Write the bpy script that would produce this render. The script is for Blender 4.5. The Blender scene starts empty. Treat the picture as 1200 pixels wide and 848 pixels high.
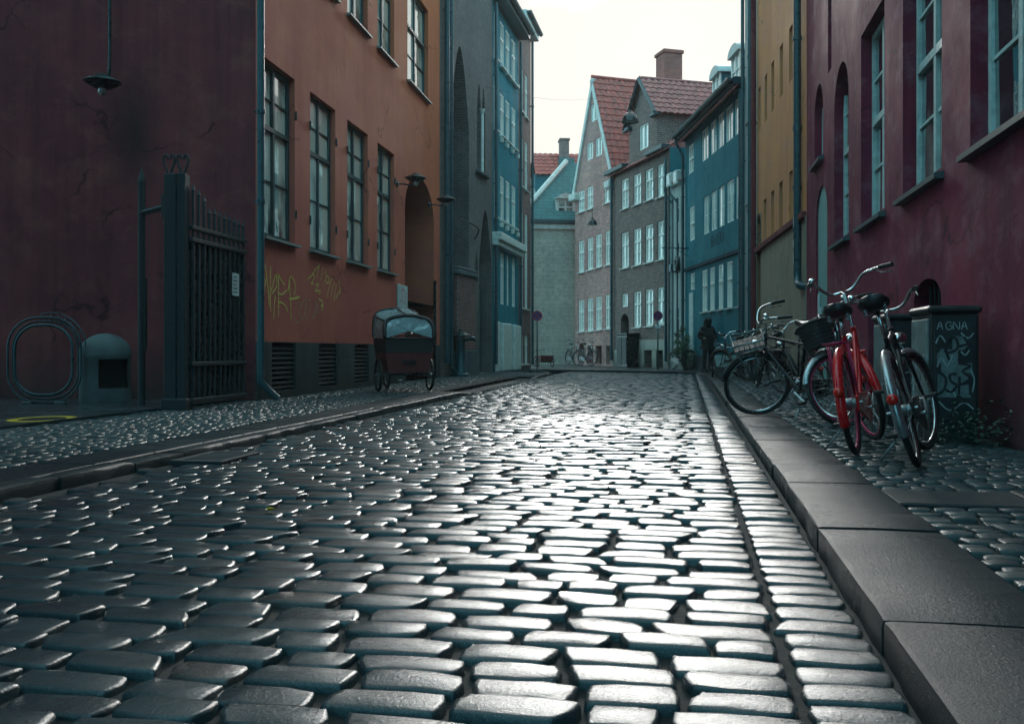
import bpy, math, random
from mathutils import Vector, Matrix
random.seed(7)
PI = math.pi
scene = bpy.context.scene
col = scene.collection
FPX, CX, HY, CAMH = 1080.0, 600.0, 410.0, 0.8      # focal length in pixels, principal column, horizon row, eye height

# ------------------------------------------------------------------ small helpers
def ray(px): return (px - CX) / FPX
def zat(py, d): return CAMH + (HY - py) / FPX * d
def gp(px, py, z=0.1):                                # ground point seen at a pixel
    d = FPX * (CAMH - z) / (py - HY)
    return Vector((ray(px) * d, d, z))
def at(px, py, d): return Vector((ray(px) * d, d, zat(py, d)))

def tag(o, label=None, cat=None, group=None, kind=None):
    if label: o['label'] = label
    if cat: o['category'] = cat
    if group: o['group'] = group
    if kind: o['kind'] = kind
    return o
def empty(name, loc=(0, 0, 0), rz=0.0, label=None, cat=None, group=None, rot=None):
    o = bpy.data.objects.new(name, None); col.objects.link(o)
    o.location = loc
    o.rotation_euler = rot if rot else (0, 0, rz)
    o.empty_display_size = 0.2
    return tag(o, label, cat, group)
def children(o): return [c for c in bpy.data.objects if c.parent == o]
def copy_tree(o, parent=None):
    c = o.copy(); col.objects.link(c)
    if parent: c.parent = parent
    for ch in children(o): copy_tree(ch, c)
    return c

class MB:
    def __init__(self): self.v = []; self.f = []; self.t = None
    def add(self, vs, fs):
        b = len(self.v)
        self.v.extend([tuple(x) for x in vs]); self.f.extend([tuple(i + b for i in q) for q in fs])
        return self
    def quad(self, a, b, c, d): return self.add([a, b, c, d], [(0, 1, 2, 3)])
    def poly(self, pts): return self.add(pts, [tuple(range(len(pts)))])
    def box(self, x0, x1, y0, y1, z0, z1, m=None):
        vs = [Vector((x, y, z)) for z in (z0, z1) for y in (y0, y1) for x in (x0, x1)]
        if m is not None: vs = [m @ v for v in vs]
        return self.add(vs, [(0, 2, 3, 1), (4, 5, 7, 6), (0, 1, 5, 4), (2, 6, 7, 3), (0, 4, 6, 2), (1, 3, 7, 5)])
    def bbox(self, x0, x1, y0, y1, z0, z1, b=0.01, m=None):      # box with chamfered edges
        b = min(b, (x1-x0)*.45, (y1-y0)*.45, (z1-z0)*.45)
        vs = []; idx = {}
        for sx in (0, 1):
            for sy in (0, 1):
                for sz in (0, 1):
                    X = (x0, x1)[sx]; Y = (y0, y1)[sy]; Z = (z0, z1)[sz]
                    ix = b if sx == 0 else -b; iy = b if sy == 0 else -b; iz = b if sz == 0 else -b
                    for k, p in enumerate(((X, Y+iy, Z+iz), (X+ix, Y, Z+iz), (X+ix, Y+iy, Z))):
                        idx[(sx, sy, sz, k)] = len(vs); vs.append(Vector(p))
        g = lambda a, bb, c, k: idx[(a, bb, c, k)]
        fs = []
        for s in (0, 1):
            fs.append((g(s,0,0,0), g(s,1,0,0), g(s,1,1,0), g(s,0,1,0)))
            fs.append((g(0,s,0,1), g(1,s,0,1), g(1,s,1,1), g(0,s,1,1)))
            fs.append((g(0,0,s,2), g(1,0,s,2), g(1,1,s,2), g(0,1,s,2)))
        for a in (0, 1):
            for c in (0, 1):
                fs.append((g(a,c,0,0), g(a,c,1,0), g(a,c,1,1), g(a,c,0,1)))
                fs.append((g(a,0,c,0), g(a,1,c,0), g(a,1,c,2), g(a,0,c,2)))
                fs.append((g(0,a,c,1), g(1,a,c,1), g(1,a,c,2), g(0,a,c,2)))
                for d in (0, 1): fs.append((g(a,c,d,0), g(a,c,d,1), g(a,c,d,2)))
        if m is not None: vs = [m @ v for v in vs]
        return self.add(vs, fs)
    def tube(self, path, r, n=8, closed=False, caps=True):
        P = [Vector(p) for p in path]; N = len(P)
        R = list(r) if isinstance(r, (list, tuple)) else [r] * N
        vs = []; fs = []; prev = None
        for i in range(N):
            if closed: t = P[(i+1) % N] - P[i-1]
            else: t = P[min(i+1, N-1)] - P[max(i-1, 0)]
            if t.length < 1e-9: t = Vector((0, 0, 1))
            t.normalize()
            if prev is None:
                up = Vector((0, 0, 1)) if abs(t.z) < .9 else Vector((1, 0, 0))
                a = t.cross(up).normalized()
            else:
                a = prev - t * prev.dot(t)
                if a.length < 1e-6: a = t.orthogonal()
                a.normalize()
            prev = a; bb = t.cross(a)
            for k in range(n):
                w = 2 * PI * k / n
                vs.append(P[i] + (a * math.cos(w) + bb * math.sin(w)) * R[i])
        M_ = N if closed else N - 1
        for i in range(M_):
            j = (i + 1) % N
            for k in range(n):
                l = (k + 1) % n
                fs.append((i*n+k, i*n+l, j*n+l, j*n+k))
        if caps and not closed:
            fs.append(tuple(range(n-1, -1, -1))); fs.append(tuple((N-1)*n+k for k in range(n)))
        return self.add(vs, fs)
    def lathe(self, prof, n=24, m=None):                           # profile (r, z)
        vs = []; fs = []
        for (r, z) in prof:
            for k in range(n):
                w = 2*PI*k/n; vs.append(Vector((r*math.cos(w), r*math.sin(w), z)))
        for i in range(len(prof)-1):
            for k in range(n):
                l = (k+1) % n; fs.append((i*n+k, i*n+l, (i+1)*n+l, (i+1)*n+k))
        if m is not None: vs = [m @ v for v in vs]
        return self.add(vs, fs)
    def ball(self, c, r, n=12, sc=(1, 1, 1)):
        prof = [(max(1e-4, r*math.sin(PI*i/8)), -r*math.cos(PI*i/8)) for i in range(9)]
        return self.lathe(prof, n, Matrix.Translation(c) @ Matrix.Diagonal((sc[0], sc[1], sc[2], 1)))
    def prism(self, pts, axis, t0, t1, m=None):                    # outline pts (a,b) pushed along an axis
        n = len(pts)
        def mk(a, b, t):
            return Vector((a, t, b)) if axis == 'y' else (Vector((t, a, b)) if axis == 'x' else Vector((a, b, t)))
        vs = [mk(a, b, t0) for a, b in pts] + [mk(a, b, t1) for a, b in pts]
        if m is not None: vs = [m @ v for v in vs]
        fs = [tuple(range(n)), tuple(range(2*n-1, n-1, -1))] + [(i, n+i, n+(i+1) % n, (i+1) % n) for i in range(n)]
        return self.add(vs, fs)
    def build(self, name, mat, parent=None, smooth=False, tint=None, angle=None):
        me = bpy.data.meshes.new(name); me.from_pydata(self.v, [], self.f); me.update()
        import bmesh
        bm = bmesh.new(); bm.from_mesh(me); bmesh.ops.recalc_face_normals(bm, faces=bm.faces[:]); bm.to_mesh(me); bm.free()
        o = bpy.data.objects.new(name, me); col.objects.link(o)
        for m_ in (mat if isinstance(mat, (list, tuple)) else [mat]): me.materials.append(m_)
        if smooth: me.polygons.foreach_set('use_smooth', [True] * len(me.polygons))
        if smooth and angle: me.set_sharp_from_angle(angle=math.radians(angle))
        if tint is not None:
            at_ = me.attributes.new('tint', 'FLOAT', 'POINT'); at_.data.foreach_set('value', tint)
        if parent is not None: o.parent = parent
        return o
def arc(c, r, a0, a1, n, plane='xz', r2=None):
    r2 = r if r2 is None else r2; out = []
    for i in range(n+1):
        w = a0 + (a1-a0)*i/n; u, v = r*math.cos(w), r2*math.sin(w)
        out.append((c[0]+u, c[1], c[2]+v) if plane == 'xz' else ((c[0]+u, c[1]+v, c[2]) if plane == 'xy' else (c[0], c[1]+u, c[2]+v)))
    return out
def smoothpath(pts, n=4):
    P = [Vector(p) for p in pts]; out = []
    for i in range(len(P)-1):
        p0 = P[max(i-1, 0)]; p1 = P[i]; p2 = P[i+1]; p3 = P[min(i+2, len(P)-1)]
        for k in range(n):
            t = k/n
            out.append(.5*((2*p1)+(p2-p0)*t+(2*p0-5*p1+4*p2-p3)*t*t+(-p0+3*p1-3*p2+p3)*t**3))
    out.append(P[-1]); return out

# ------------------------------------------------------------------ materials
def newmat(name):
    m = bpy.data.materials.new(name); m.use_nodes = True
    nt = m.node_tree; b = nt.nodes['Principled BSDF']
    return m, nt, b
def nd(nt, t, **kw):
    n = nt.nodes.new(t)
    for k, v in kw.items():
        if k.startswith('i_'): n.inputs[k[2:].replace('_', ' ')].default_value = v
        else: setattr(n, k, v)
    return n
def c4(c): return (c[0], c[1], c[2], 1)
def mixc(nt, fac, a, b, mode='MIX'):
    n = nt.nodes.new('ShaderNodeMix'); n.data_type = 'RGBA'; n.blend_type = mode
    for s, x in ((0, fac), (6, a), (7, b)):
        if isinstance(x, (int, float)): n.inputs[s].default_value = x
        elif isinstance(x, (tuple, list)): n.inputs[s].default_value = c4(x)
        else: nt.links.new(x, n.inputs[s])
    return n.outputs[2]
def noise(nt, vec, scale, detail=4, rough=.55):
    n = nd(nt, 'ShaderNodeTexNoise'); n.inputs['Scale'].default_value = scale
    n.inputs['Detail'].default_value = detail; n.inputs['Roughness'].default_value = rough
    if vec is not None: nt.links.new(vec, n.inputs['Vector'])
    return n.outputs['Fac']
def ramp(nt, fac, lo, hi, a=0., b=1.):
    n = nd(nt, 'ShaderNodeMapRange'); n.inputs['From Min'].default_value = lo; n.inputs['From Max'].default_value = hi
    n.inputs['To Min'].default_value = a; n.inputs['To Max'].default_value = b
    nt.links.new(fac, n.inputs['Value']); return n.outputs['Result']
def objco(nt, sx=1, sy=1, sz=1):
    tc = nd(nt, 'ShaderNodeTexCoord'); mp = nd(nt, 'ShaderNodeMapping'); mp.inputs['Scale'].default_value = (sx, sy, sz)
    nt.links.new(tc.outputs['Object'], mp.inputs['Vector']); return mp.outputs['Vector']
def bump(nt, b, h, strength, dist=.01):
    n = nd(nt, 'ShaderNodeBump'); n.inputs['Strength'].default_value = strength; n.inputs['Distance'].default_value = dist
    nt.links.new(h, n.inputs['Height']); nt.links.new(n.outputs['Normal'], b.inputs['Normal']); nt.links.new(n.outputs['Normal'], b.inputs['Coat Normal'])

def plain(name, c, rough=.5, metal=0., var=.25, scale=12., bmp=.15):
    m, nt, b = newmat(name)
    v = objco(nt); f = noise(nt, v, scale, 5)
    lo = [x*(1-var) for x in c]; hi = [min(1, x*(1+var)) for x in c]
    nt.links.new(mixc(nt, ramp(nt, f, .3, .7), lo, hi), b.inputs['Base Color'])
    b.inputs['Metallic'].default_value = metal
    nt.links.new(ramp(nt, f, .3, .7, max(.03, rough-.1), min(1, rough+.12)), b.inputs['Roughness'])
    if bmp: bump(nt, b, noise(nt, v, scale*6, 3), bmp, .004)
    return m
def plaster(name, c1, c2, c3=None, rough=.75, sc=.55, streak=.5, spec=.18, stain=None, warm_light=None):
    m, nt, b = newmat(name)
    v = objco(nt); big = noise(nt, v, sc, 8, .68)
    vs = objco(nt, 3.2, 3.2, .22); st = noise(nt, vs, 1.6, 5, .6)
    c = mixc(nt, ramp(nt, big, .36, .62), c1, c2)
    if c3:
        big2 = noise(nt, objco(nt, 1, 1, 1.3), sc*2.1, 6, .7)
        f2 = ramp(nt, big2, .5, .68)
        if warm_light:                                       # orange repaint and painted-in warm sky light, high up and towards the far end
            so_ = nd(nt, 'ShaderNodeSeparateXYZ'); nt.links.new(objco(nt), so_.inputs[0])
            q1 = nd(nt, 'ShaderNodeMath', operation='MULTIPLY_ADD'); nt.links.new(so_.outputs['X'], q1.inputs[0]); q1.inputs[1].default_value = warm_light[0]; q1.inputs[2].default_value = warm_light[2]
            q2 = nd(nt, 'ShaderNodeMath', operation='MULTIPLY_ADD'); nt.links.new(so_.outputs['Z'], q2.inputs[0]); q2.inputs[1].default_value = warm_light[1]; nt.links.new(q1.outputs[0], q2.inputs[2])
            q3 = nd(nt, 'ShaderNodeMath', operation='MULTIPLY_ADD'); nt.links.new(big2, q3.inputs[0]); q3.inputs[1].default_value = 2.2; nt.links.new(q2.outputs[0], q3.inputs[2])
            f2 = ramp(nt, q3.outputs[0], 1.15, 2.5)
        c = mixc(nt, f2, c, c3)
    dark = mixc(nt, streak, c, (0.35, .35, .37), 'MULTIPLY')
    c = mixc(nt, ramp(nt, st, .44, .72), c, dark)
    fine = noise(nt, v, 24, 5)
    c = mixc(nt, ramp(nt, fine, .35, .75, 0, .35), c, mixc(nt, .6, c, (.5, .5, .5), 'MULTIPLY'))
    wv = nd(nt, 'ShaderNodeVectorMath', operation='MULTIPLY_ADD'); nz = nd(nt, 'ShaderNodeTexNoise'); nz.inputs['Scale'].default_value = 1.4; nz.inputs['Detail'].default_value = 6
    nt.links.new(v, nz.inputs['Vector']); nt.links.new(nz.outputs['Color'], wv.inputs[0]); wv.inputs[1].default_value = (.9, .9, .9); nt.links.new(v, wv.inputs[2])
    vo = nd(nt, 'ShaderNodeTexVoronoi', feature='DISTANCE_TO_EDGE'); vo.inputs['Scale'].default_value = .42; nt.links.new(wv.outputs['Vector'], vo.inputs['Vector'])
    mk = ramp(nt, noise(nt, v, .9, 3), .50, .60); cm = nd(nt, 'ShaderNodeMath', operation='MULTIPLY'); nt.links.new(ramp(nt, vo.outputs['Distance'], .0, .010, 1, 0), cm.inputs[0]); nt.links.new(mk, cm.inputs[1])
    crk = cm.outputs[0]; c = mixc(nt, crk, c, mixc(nt, .9, c, (.2, .2, .2), 'MULTIPLY'))
    fl = ramp(nt, noise(nt, v, 2.6, 8, .75), .655, .68, 0, .55); c = mixc(nt, fl, c, mixc(nt, .5, c, (.30, .27, .25)))
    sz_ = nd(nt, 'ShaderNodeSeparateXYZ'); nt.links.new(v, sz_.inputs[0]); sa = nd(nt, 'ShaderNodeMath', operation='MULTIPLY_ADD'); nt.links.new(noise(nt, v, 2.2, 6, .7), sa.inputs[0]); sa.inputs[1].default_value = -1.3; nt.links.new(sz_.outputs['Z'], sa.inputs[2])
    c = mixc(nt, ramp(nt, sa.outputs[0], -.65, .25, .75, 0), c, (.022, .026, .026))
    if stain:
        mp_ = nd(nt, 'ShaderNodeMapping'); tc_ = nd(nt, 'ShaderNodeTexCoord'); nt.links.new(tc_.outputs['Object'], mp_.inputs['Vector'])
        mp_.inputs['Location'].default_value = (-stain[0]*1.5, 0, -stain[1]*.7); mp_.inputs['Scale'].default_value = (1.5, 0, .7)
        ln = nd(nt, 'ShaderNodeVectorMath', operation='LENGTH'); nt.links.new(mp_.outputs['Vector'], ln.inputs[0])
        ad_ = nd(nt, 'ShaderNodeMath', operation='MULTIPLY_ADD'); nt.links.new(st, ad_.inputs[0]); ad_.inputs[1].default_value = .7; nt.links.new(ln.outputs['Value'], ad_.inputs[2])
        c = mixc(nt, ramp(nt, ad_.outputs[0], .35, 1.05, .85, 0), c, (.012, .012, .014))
    nt.links.new(c, b.inputs['Base Color'])
    nt.links.new(ramp(nt, big, .3, .7, rough-.12, rough+.1), b.inputs['Roughness'])
    b.inputs['Specular IOR Level'].default_value = spec
    h = nd(nt, 'ShaderNodeMath', operation='ADD'); nt.links.new(noise(nt, v, 3.2, 4), h.inputs[0])
    h2 = nd(nt, 'ShaderNodeMath', operation='MULTIPLY'); nt.links.new(noise(nt, v, 45, 3), h2.inputs[0]); h2.inputs[1].default_value = .25
    nt.links.new(h2.outputs[0], h.inputs[1]); bump(nt, b, h.outputs[0], .35, .02)
    return m
def brick(name, c1, c2, mortar, bw=.24, rh=.075, patch=None, msize=.009, rough=.8):
    m, nt, b = newmat(name)
    tc = nd(nt, 'ShaderNodeTexCoord'); sp = nd(nt, 'ShaderNodeSeparateXYZ'); nt.links.new(tc.outputs['Object'], sp.inputs[0])
    ad = nd(nt, 'ShaderNodeMath', operation='ADD'); nt.links.new(sp.outputs['X'], ad.inputs[0]); nt.links.new(sp.outputs['Y'], ad.inputs[1])
    cb = nd(nt, 'ShaderNodeCombineXYZ'); nt.links.new(ad.outputs[0], cb.inputs['X']); nt.links.new(sp.outputs['Z'], cb.inputs['Y'])
    br = nd(nt, 'ShaderNodeTexBrick'); nt.links.new(cb.outputs[0], br.inputs['Vector'])
    br.inputs['Color1'].default_value = c4(c1); br.inputs['Color2'].default_value = c4(c2); br.inputs['Mortar'].default_value = c4(mortar)
    br.inputs['Scale'].default_value = 1; br.inputs['Mortar Size'].default_value = msize; br.inputs['Mortar Smooth'].default_value = .2
    br.inputs['Brick Width'].default_value = bw; br.inputs['Row Height'].default_value = rh; br.inputs['Bias'].default_value = -.1
    v = objco(nt); big = noise(nt, v, .5, 7, .65)
    c = mixc(nt, ramp(nt, big, .38, .66, 0, .75), br.outputs['Color'], mixc(nt, .7, br.outputs['Color'], (.4, .4, .45), 'MULTIPLY'))
    if patch:
        p2 = noise(nt, v, 1.1, 7, .7); c = mixc(nt, ramp(nt, p2, .52, .62, 0, .6), c, patch)
    mid = noise(nt, v, 4.5, 7, .75); c = mixc(nt, ramp(nt, mid, .42, .6, 0, .75), c, mixc(nt, .6, c, (.4, .4, .4), 'MULTIPLY'))
    nt.links.new(c, b.inputs['Base Color']); b.inputs['Roughness'].default_value = rough
    inv = nd(nt, 'ShaderNodeMath', operation='SUBTRACT'); inv.inputs[0].default_value = 1; nt.links.new(br.outputs['Fac'], inv.inputs[1])
    bump(nt, b, inv.outputs[0], .6, .012)
    return m
def stone_mat(name, dark, light, r0, r1, rust=None, spec=.5, fine=40., coat=.6, cmin=.16, bd=.0027, spk=.5):
    """wet stone: each stone carries its own tint, wet film varies across it"""
    m, nt, b = newmat(name)
    a = nd(nt, 'ShaderNodeAttribute', attribute_name='tint'); v = objco(nt)
    c = mixc(nt, a.outputs['Fac'], dark, light)
    if rust:
        c = mixc(nt, ramp(nt, a.outputs['Fac'], .86, 1., 0, .8), c, rust)
    f = noise(nt, v, fine, 6, .7); c = mixc(nt, ramp(nt, f, .35, .7, 0, .55), c, mixc(nt, .7, c, (.35, .35, .35), 'MULTIPLY'))
    gr = noise(nt, v, 330, 2, .5); c = mixc(nt, ramp(nt, gr, .60, .72, 0, spk), c, (.14, .20, .21)); c = mixc(nt, ramp(nt, gr, .40, .30, 0, .7), c, (.008, .010, .011))
    nt.links.new(c, b.inputs['Base Color'])
    w = noise(nt, v, 1.7, 5, .6)
    ad = nd(nt, 'ShaderNodeMath', operation='MULTIPLY_ADD'); nt.links.new(f, ad.inputs[0]); ad.inputs[1].default_value = .22
    nt.links.new(ramp(nt, w, .35, .68, r0-.1, r1-.1), ad.inputs[2]); nt.links.new(ad.outputs[0], b.inputs['Roughness'])
    b.inputs['Specular IOR Level'].default_value = spec
    b.inputs['Coat Weight'].default_value = coat; b.inputs['Coat IOR'].default_value = 1.45
    nt.links.new(ramp(nt, w, .35, .68, cmin, cmin+.17), b.inputs['Coat Roughness'])
    g = nd(nt, 'ShaderNodeMath', operation='ADD'); nt.links.new(noise(nt, v, 85, 5, .7), g.inputs[0])
    g2 = nd(nt, 'ShaderNodeMath', operation='MULTIPLY'); nt.links.new(noise(nt, v, 230, 3), g2.inputs[0]); g2.inputs[1].default_value = .3
    nt.links.new(g2.outputs[0], g.inputs[1]); bump(nt, b, g.outputs[0], .8, bd)
    return m
def glass(name, base, curtain_sky, lo=.45, hi=.6, rough=.03):
    """old window glass whose pale patches paint in reflected sky besides curtains, under a glossy surface"""
    m, nt, b = newmat(name)
    v = objco(nt); n1 = noise(nt, objco(nt, 1.1, 1.1, .5), 1.3, 3)
    fold = nd(nt, 'ShaderNodeTexWave'); fold.inputs['Scale'].default_value = 5; fold.inputs['Distortion'].default_value = 2.5
    nt.links.new(objco(nt, 1, 1, .12), fold.inputs['Vector'])
    cur = mixc(nt, ramp(nt, fold.outputs['Fac'], 0, 1, .0, .5), curtain_sky, [x*.6 for x in curtain_sky])
    nt.links.new(mixc(nt, ramp(nt, n1, lo, hi), base, cur), b.inputs['Base Color'])  # pale patches carry painted sky reflection along with curtains
    b.inputs['Roughness'].default_value = rough; b.inputs['IOR'].default_value = 1.9
    b.inputs['Coat Weight'].default_value = 1.; b.inputs['Coat IOR'].default_value = 1.7; b.inputs['Coat Roughness'].default_value = .03   # two panes behind each other
    bump(nt, b, noise(nt, v, 2.2, 2), .25, .02)
    return m
MAT = {}
def mats():
    M = MAT
    M['plaster_red'] = plaster('plaster_red', (.53, .140, .090), (.43, .108, .085), (.58, .165, .060), sc=.42, streak=.16, warm_light=(.060, .115, -.55))
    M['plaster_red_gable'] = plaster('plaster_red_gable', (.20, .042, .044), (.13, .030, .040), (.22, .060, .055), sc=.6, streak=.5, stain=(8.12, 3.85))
    M['plaster_orange'] = plaster('plaster_orange', (.34, .135, .05), (.27, .10, .05), (.2, .075, .06), sc=.7)
    M['plaster_purple'] = plaster('plaster_purple', (.20, .016, .043), (.125, .015, .040), (.235, .085, .11), sc=.75, streak=.5)
    M['plaster_yellow'] = plaster('plaster_yellow', (.68, .29, .10), (.62, .26, .13), (.56, .25, .17), sc=.6, streak=.3)
    M['plaster_grey'] = plaster('plaster_grey', (.36, .31, .23), (.29, .26, .205), None, sc=.7, streak=.4)
    M['plaster_pale'] = plaster('plaster_pale', (.58, .62, .58), (.50, .56, .55), None, sc=.7, streak=.4)
    M['plaster_gable'] = plaster('plaster_gable', (.46, .45, .38), (.38, .39, .34), None, sc=.5, streak=.3)
    M['blue'] = plaster('blue_plaster', (.008, .215, .265), (.007, .165, .215), (.02, .23, .26), sc=.8, streak=.35)
    M['blue_dark'] = plaster('blue_dark_plaster', (.012, .060, .082), (.010, .048, .066), None, sc=.8)
    M['teal_wall'] = plaster('teal_wall', (.018, .17, .20), (.015, .13, .165), None, sc=.8)
    M['plinth'] = plaster('plinth', (.045, .075, .078), (.034, .058, .062), None, sc=1.3)
    M['brick_grey'] = brick('brick_grey', (.115, .105, .105), (.16, .135, .125), (.20, .19, .18))
    M['brick_dark'] = brick('brick_dark', (.06, .035, .04), (.10, .052, .052), (.10, .085, .085))
    M['brick_red'] = brick('brick_red', (.26, .095, .075), (.17, .075, .068), (.24, .22, .2))
    M['brick_chimney'] = brick('brick_chimney', (.45, .11, .08), (.33, .09, .07), (.3, .2, .17))
    M['brick_pink'] = brick('brick_pink', (.72, .29, .23), (.40, .15, .14), (.56, .48, .42), patch=(.50, .20, .22), msize=.013)
    M['brick_brown'] = brick('brick_brown', (.28, .15, .12), (.11, .075, .075), (.34, .31, .28), msize=.011)
    M['brick_pale'] = brick('brick_pale', (.66, .64, .53), (.60, .58, .49), (.52, .50, .42), bw=.5, rh=.2, msize=.012)
    M['tile_red'] = plain('tile_red', (.38, .070, .052), .6, 0, .5, 5, .3)
    M['tile_dark'] = plain('tile_dark', (.32, .095, .085), .55, 0, .5, 5, .3)
    M['slate'] = brick('slate_roof', (.05, .21, .21), (.04, .17, .175), (.02, .05, .055), bw=.3, rh=.18, rough=.55)
    M['roof_grey'] = plain('roof_grey', (.26, .27, .25), .7)
    M['lead'] = plain('lead', (.05, .08, .085), .5, .3)
    M['frame_green'] = plain('frame_green', (.012, .045, .050), .4, 0, .3, 20)
    M['frame_white'] = plain('frame_white', (.80, .80, .74), .45, 0, .12, 10)
    M['frame_teal'] = plain('frame_teal', (.40, .53, .51), .4, 0, .25, 10)
    M['sill'] = plain('sill', (.16, .21, .2), .5)
    M['trim_white'] = plain('trim_white', (.60, .62, .57), .55, 0, .2, 6)
    M['glass_l'] = glass('glass_left', (.012, .030, .036), (.80, .78, .66), .34, .50)  # patches made paler in place of bright sky reflections
    M['glass_n'] = glass('glass_norm', (.014, .022, .026), (.30, .30, .26), .5, .6)
    M['glass_b'] = glass('glass_sky_pale', (.16, .19, .19), (.86, .84, .76), .15, .35)  # nearly all pale: sky reflection put into the base colour
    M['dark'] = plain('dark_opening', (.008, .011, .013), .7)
    M['door_green'] = plain('door_green', (.025, .095, .095), .45)
    M['door_pale'] = plain('door_pale', (.13, .33, .32), .5, 0, .25, 4)
    M['door_dark'] = plain('door_dark', (.012, .022, .024), .5)
    M['pipe'] = plain('pipe_paint', (.018, .070, .085), .35, .2, .3, 8)
    M['iron'] = plain('iron_paint', (.003, .015, .020), .7, .0, .35, 14)
    M['lampmetal'] = plain('lamp_metal', (.02, .045, .048), .3, .5)
    M['black'] = plain('black_paint', (.010, .011, .013), .28, .0, .3, 16)
    M['rubber'] = plain('rubber', (.010, .010, .011), .6)
    M['chrome'] = plain('chrome', (.55, .58, .58), .18, 1., .1, 20, .05)
    M['steel'] = plain('steel_grey', (.30, .33, .34), .3, .8, .15, 20, .05)
    M['red'] = plain('red_paint', (.55, .008, .012), .22, 0, .15, 20, .05)
    M['pink'] = plain('pink_rim', (.40, .02, .09), .35, .2, .2, 20)
    M['leather'] = plain('leather', (.014, .013, .015), .38)
    M['tail'] = plain('tail_lens', (.6, .02, .01), .15)
    M['canvas'] = plain('canvas_dark', (.012, .016, .018), .6)
    M['trike_red'] = plain('trike_red', (.15, .028, .028), .5)
    M['concrete'] = plain('concrete', (.055, .085, .09), .75, 0, .35, 5, .4)
    M['cab'] = plain('cabinet_paint', (.007, .013, .015), .45, 0, .45, 7)
    M['cab_pale'] = plain('cabinet_poster', (.10, .15, .15), .6, 0, .5, 9)
    M['ink'] = plain('marker_ink', (.006, .008, .010), .45)
    M['paint_pale'] = plain('marker_pale', (.26, .34, .34), .5)
    M['paint_yellow'] = plain('spray_yellow', (.60, .46, .10), .6, 0, .5, 30)
    M['paint_faint'] = plain('spray_faint', (.34, .26, .15), .6, 0, .5, 30)
    M['mark_yellow'] = plain('mark_yellow', (.55, .36, .03), .5)
    M['paper'] = plain('paper', (.48, .55, .54), .6, 0, .15, 8)
    M['pole'] = plain('pole_grey', (.10, .15, .15), .45, .4)
    M['sign_blue'] = plain('sign_blue', (.035, .03, .16), .4)
    M['sign_red'] = plain('sign_red', (.42, .02, .03), .4)
    M['cloth'] = plain('coat', (.007, .009, .011), .85)
    M['trousers'] = plain('trousers', (.009, .011, .014), .85)
    M['skin'] = plain('skin', (.32, .2, .15), .55)
    M['leaf'] = plain('leaf', (.035, .10, .05), .55, 0, .6, 3)
    M['leaf_dark'] = plain('weed_leaf', (.04, .085, .06), .55, 0, .6, 3)
    M['bark'] = plain('bark', (.05, .045, .035), .8)
    M['asphalt'] = stone_mat('asphalt', (.012, .024, .028), (.018, .032, .035), .30, .55)
    M['soil'] = plain('joint_grit', (.008, .010, .010), .95, 0, .5, 12, .5)
    M['cobble'] = stone_mat('wet_cobble', (.006, .025, .032), (.030, .058, .064), .28, .45, rust=(.05, .038, .034), spec=.12, coat=1., cmin=.09)
    M['sett'] = stone_mat('sett', (.016, .034, .038), (.052, .078, .080), .34, .55, spec=.12, coat=.35)
    M['granite'] = stone_mat('granite_slab', (.004, .017, .022), (.013, .030, .035), .46, .68, fine=160., spec=.08, coat=.32, cmin=.20, spk=.22, bd=.0045)
    # see-through rain hood foil
    m, nt, b = newmat('hood_foil'); b.inputs['Base Color'].default_value = (.26, .40, .42, 1); b.inputs['Roughness'].default_value = .14
    b.inputs['Transmission Weight'].default_value = .3; b.inputs['IOR'].default_value = 1.5; b.inputs['Specular IOR Level'].default_value = .9
    bump(nt, b, noise(nt, objco(nt), 5, 3), .8, .05); M['foil'] = m
mats()
# ------------------------------------------------------------------ camera, sky, sun
cam = bpy.data.cameras.new('camera'); cam_o = bpy.data.objects.new('camera', cam); col.objects.link(cam_o)
cam_o.location = (0, 0, CAMH); cam_o.rotation_euler = (PI/2, 0, 0)
cam.sensor_width = 36; cam.lens = 36*FPX/1200; cam.shift_y = -14/1200; cam.clip_start = .05; cam.clip_end = 3000
scene.camera = cam_o
scene.view_settings.view_transform = 'Standard'; scene.view_settings.look = 'None'
scene.view_settings.gamma = 1; scene.view_settings.exposure = 0.9
SUN_AZ, SUN_EL = 9.5, 18.5            # degrees right of the street axis, and above the horizon
w = bpy.data.worlds.new('World'); scene.world = w; w.use_nodes = True
nt = w.node_tree; bg = nt.nodes['Background']; bg.inputs['Strength'].default_value = .1
sky = nd(nt, 'ShaderNodeTexSky', sky_type='NISHITA', sun_disc=False, sun_elevation=math.radians(SUN_EL), sun_rotation=math.radians(SUN_AZ), air_density=1.6, dust_density=4., ozone_density=3.)
tcw = nd(nt, 'ShaderNodeTexCoord')
dp = nd(nt, 'ShaderNodeVectorMath', operation='DOT_PRODUCT'); nt.links.new(tcw.outputs['Generated'], dp.inputs[0])
gd = Vector((.06, .80, .60)).normalized(); dp.inputs[1].default_value = gd
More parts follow.
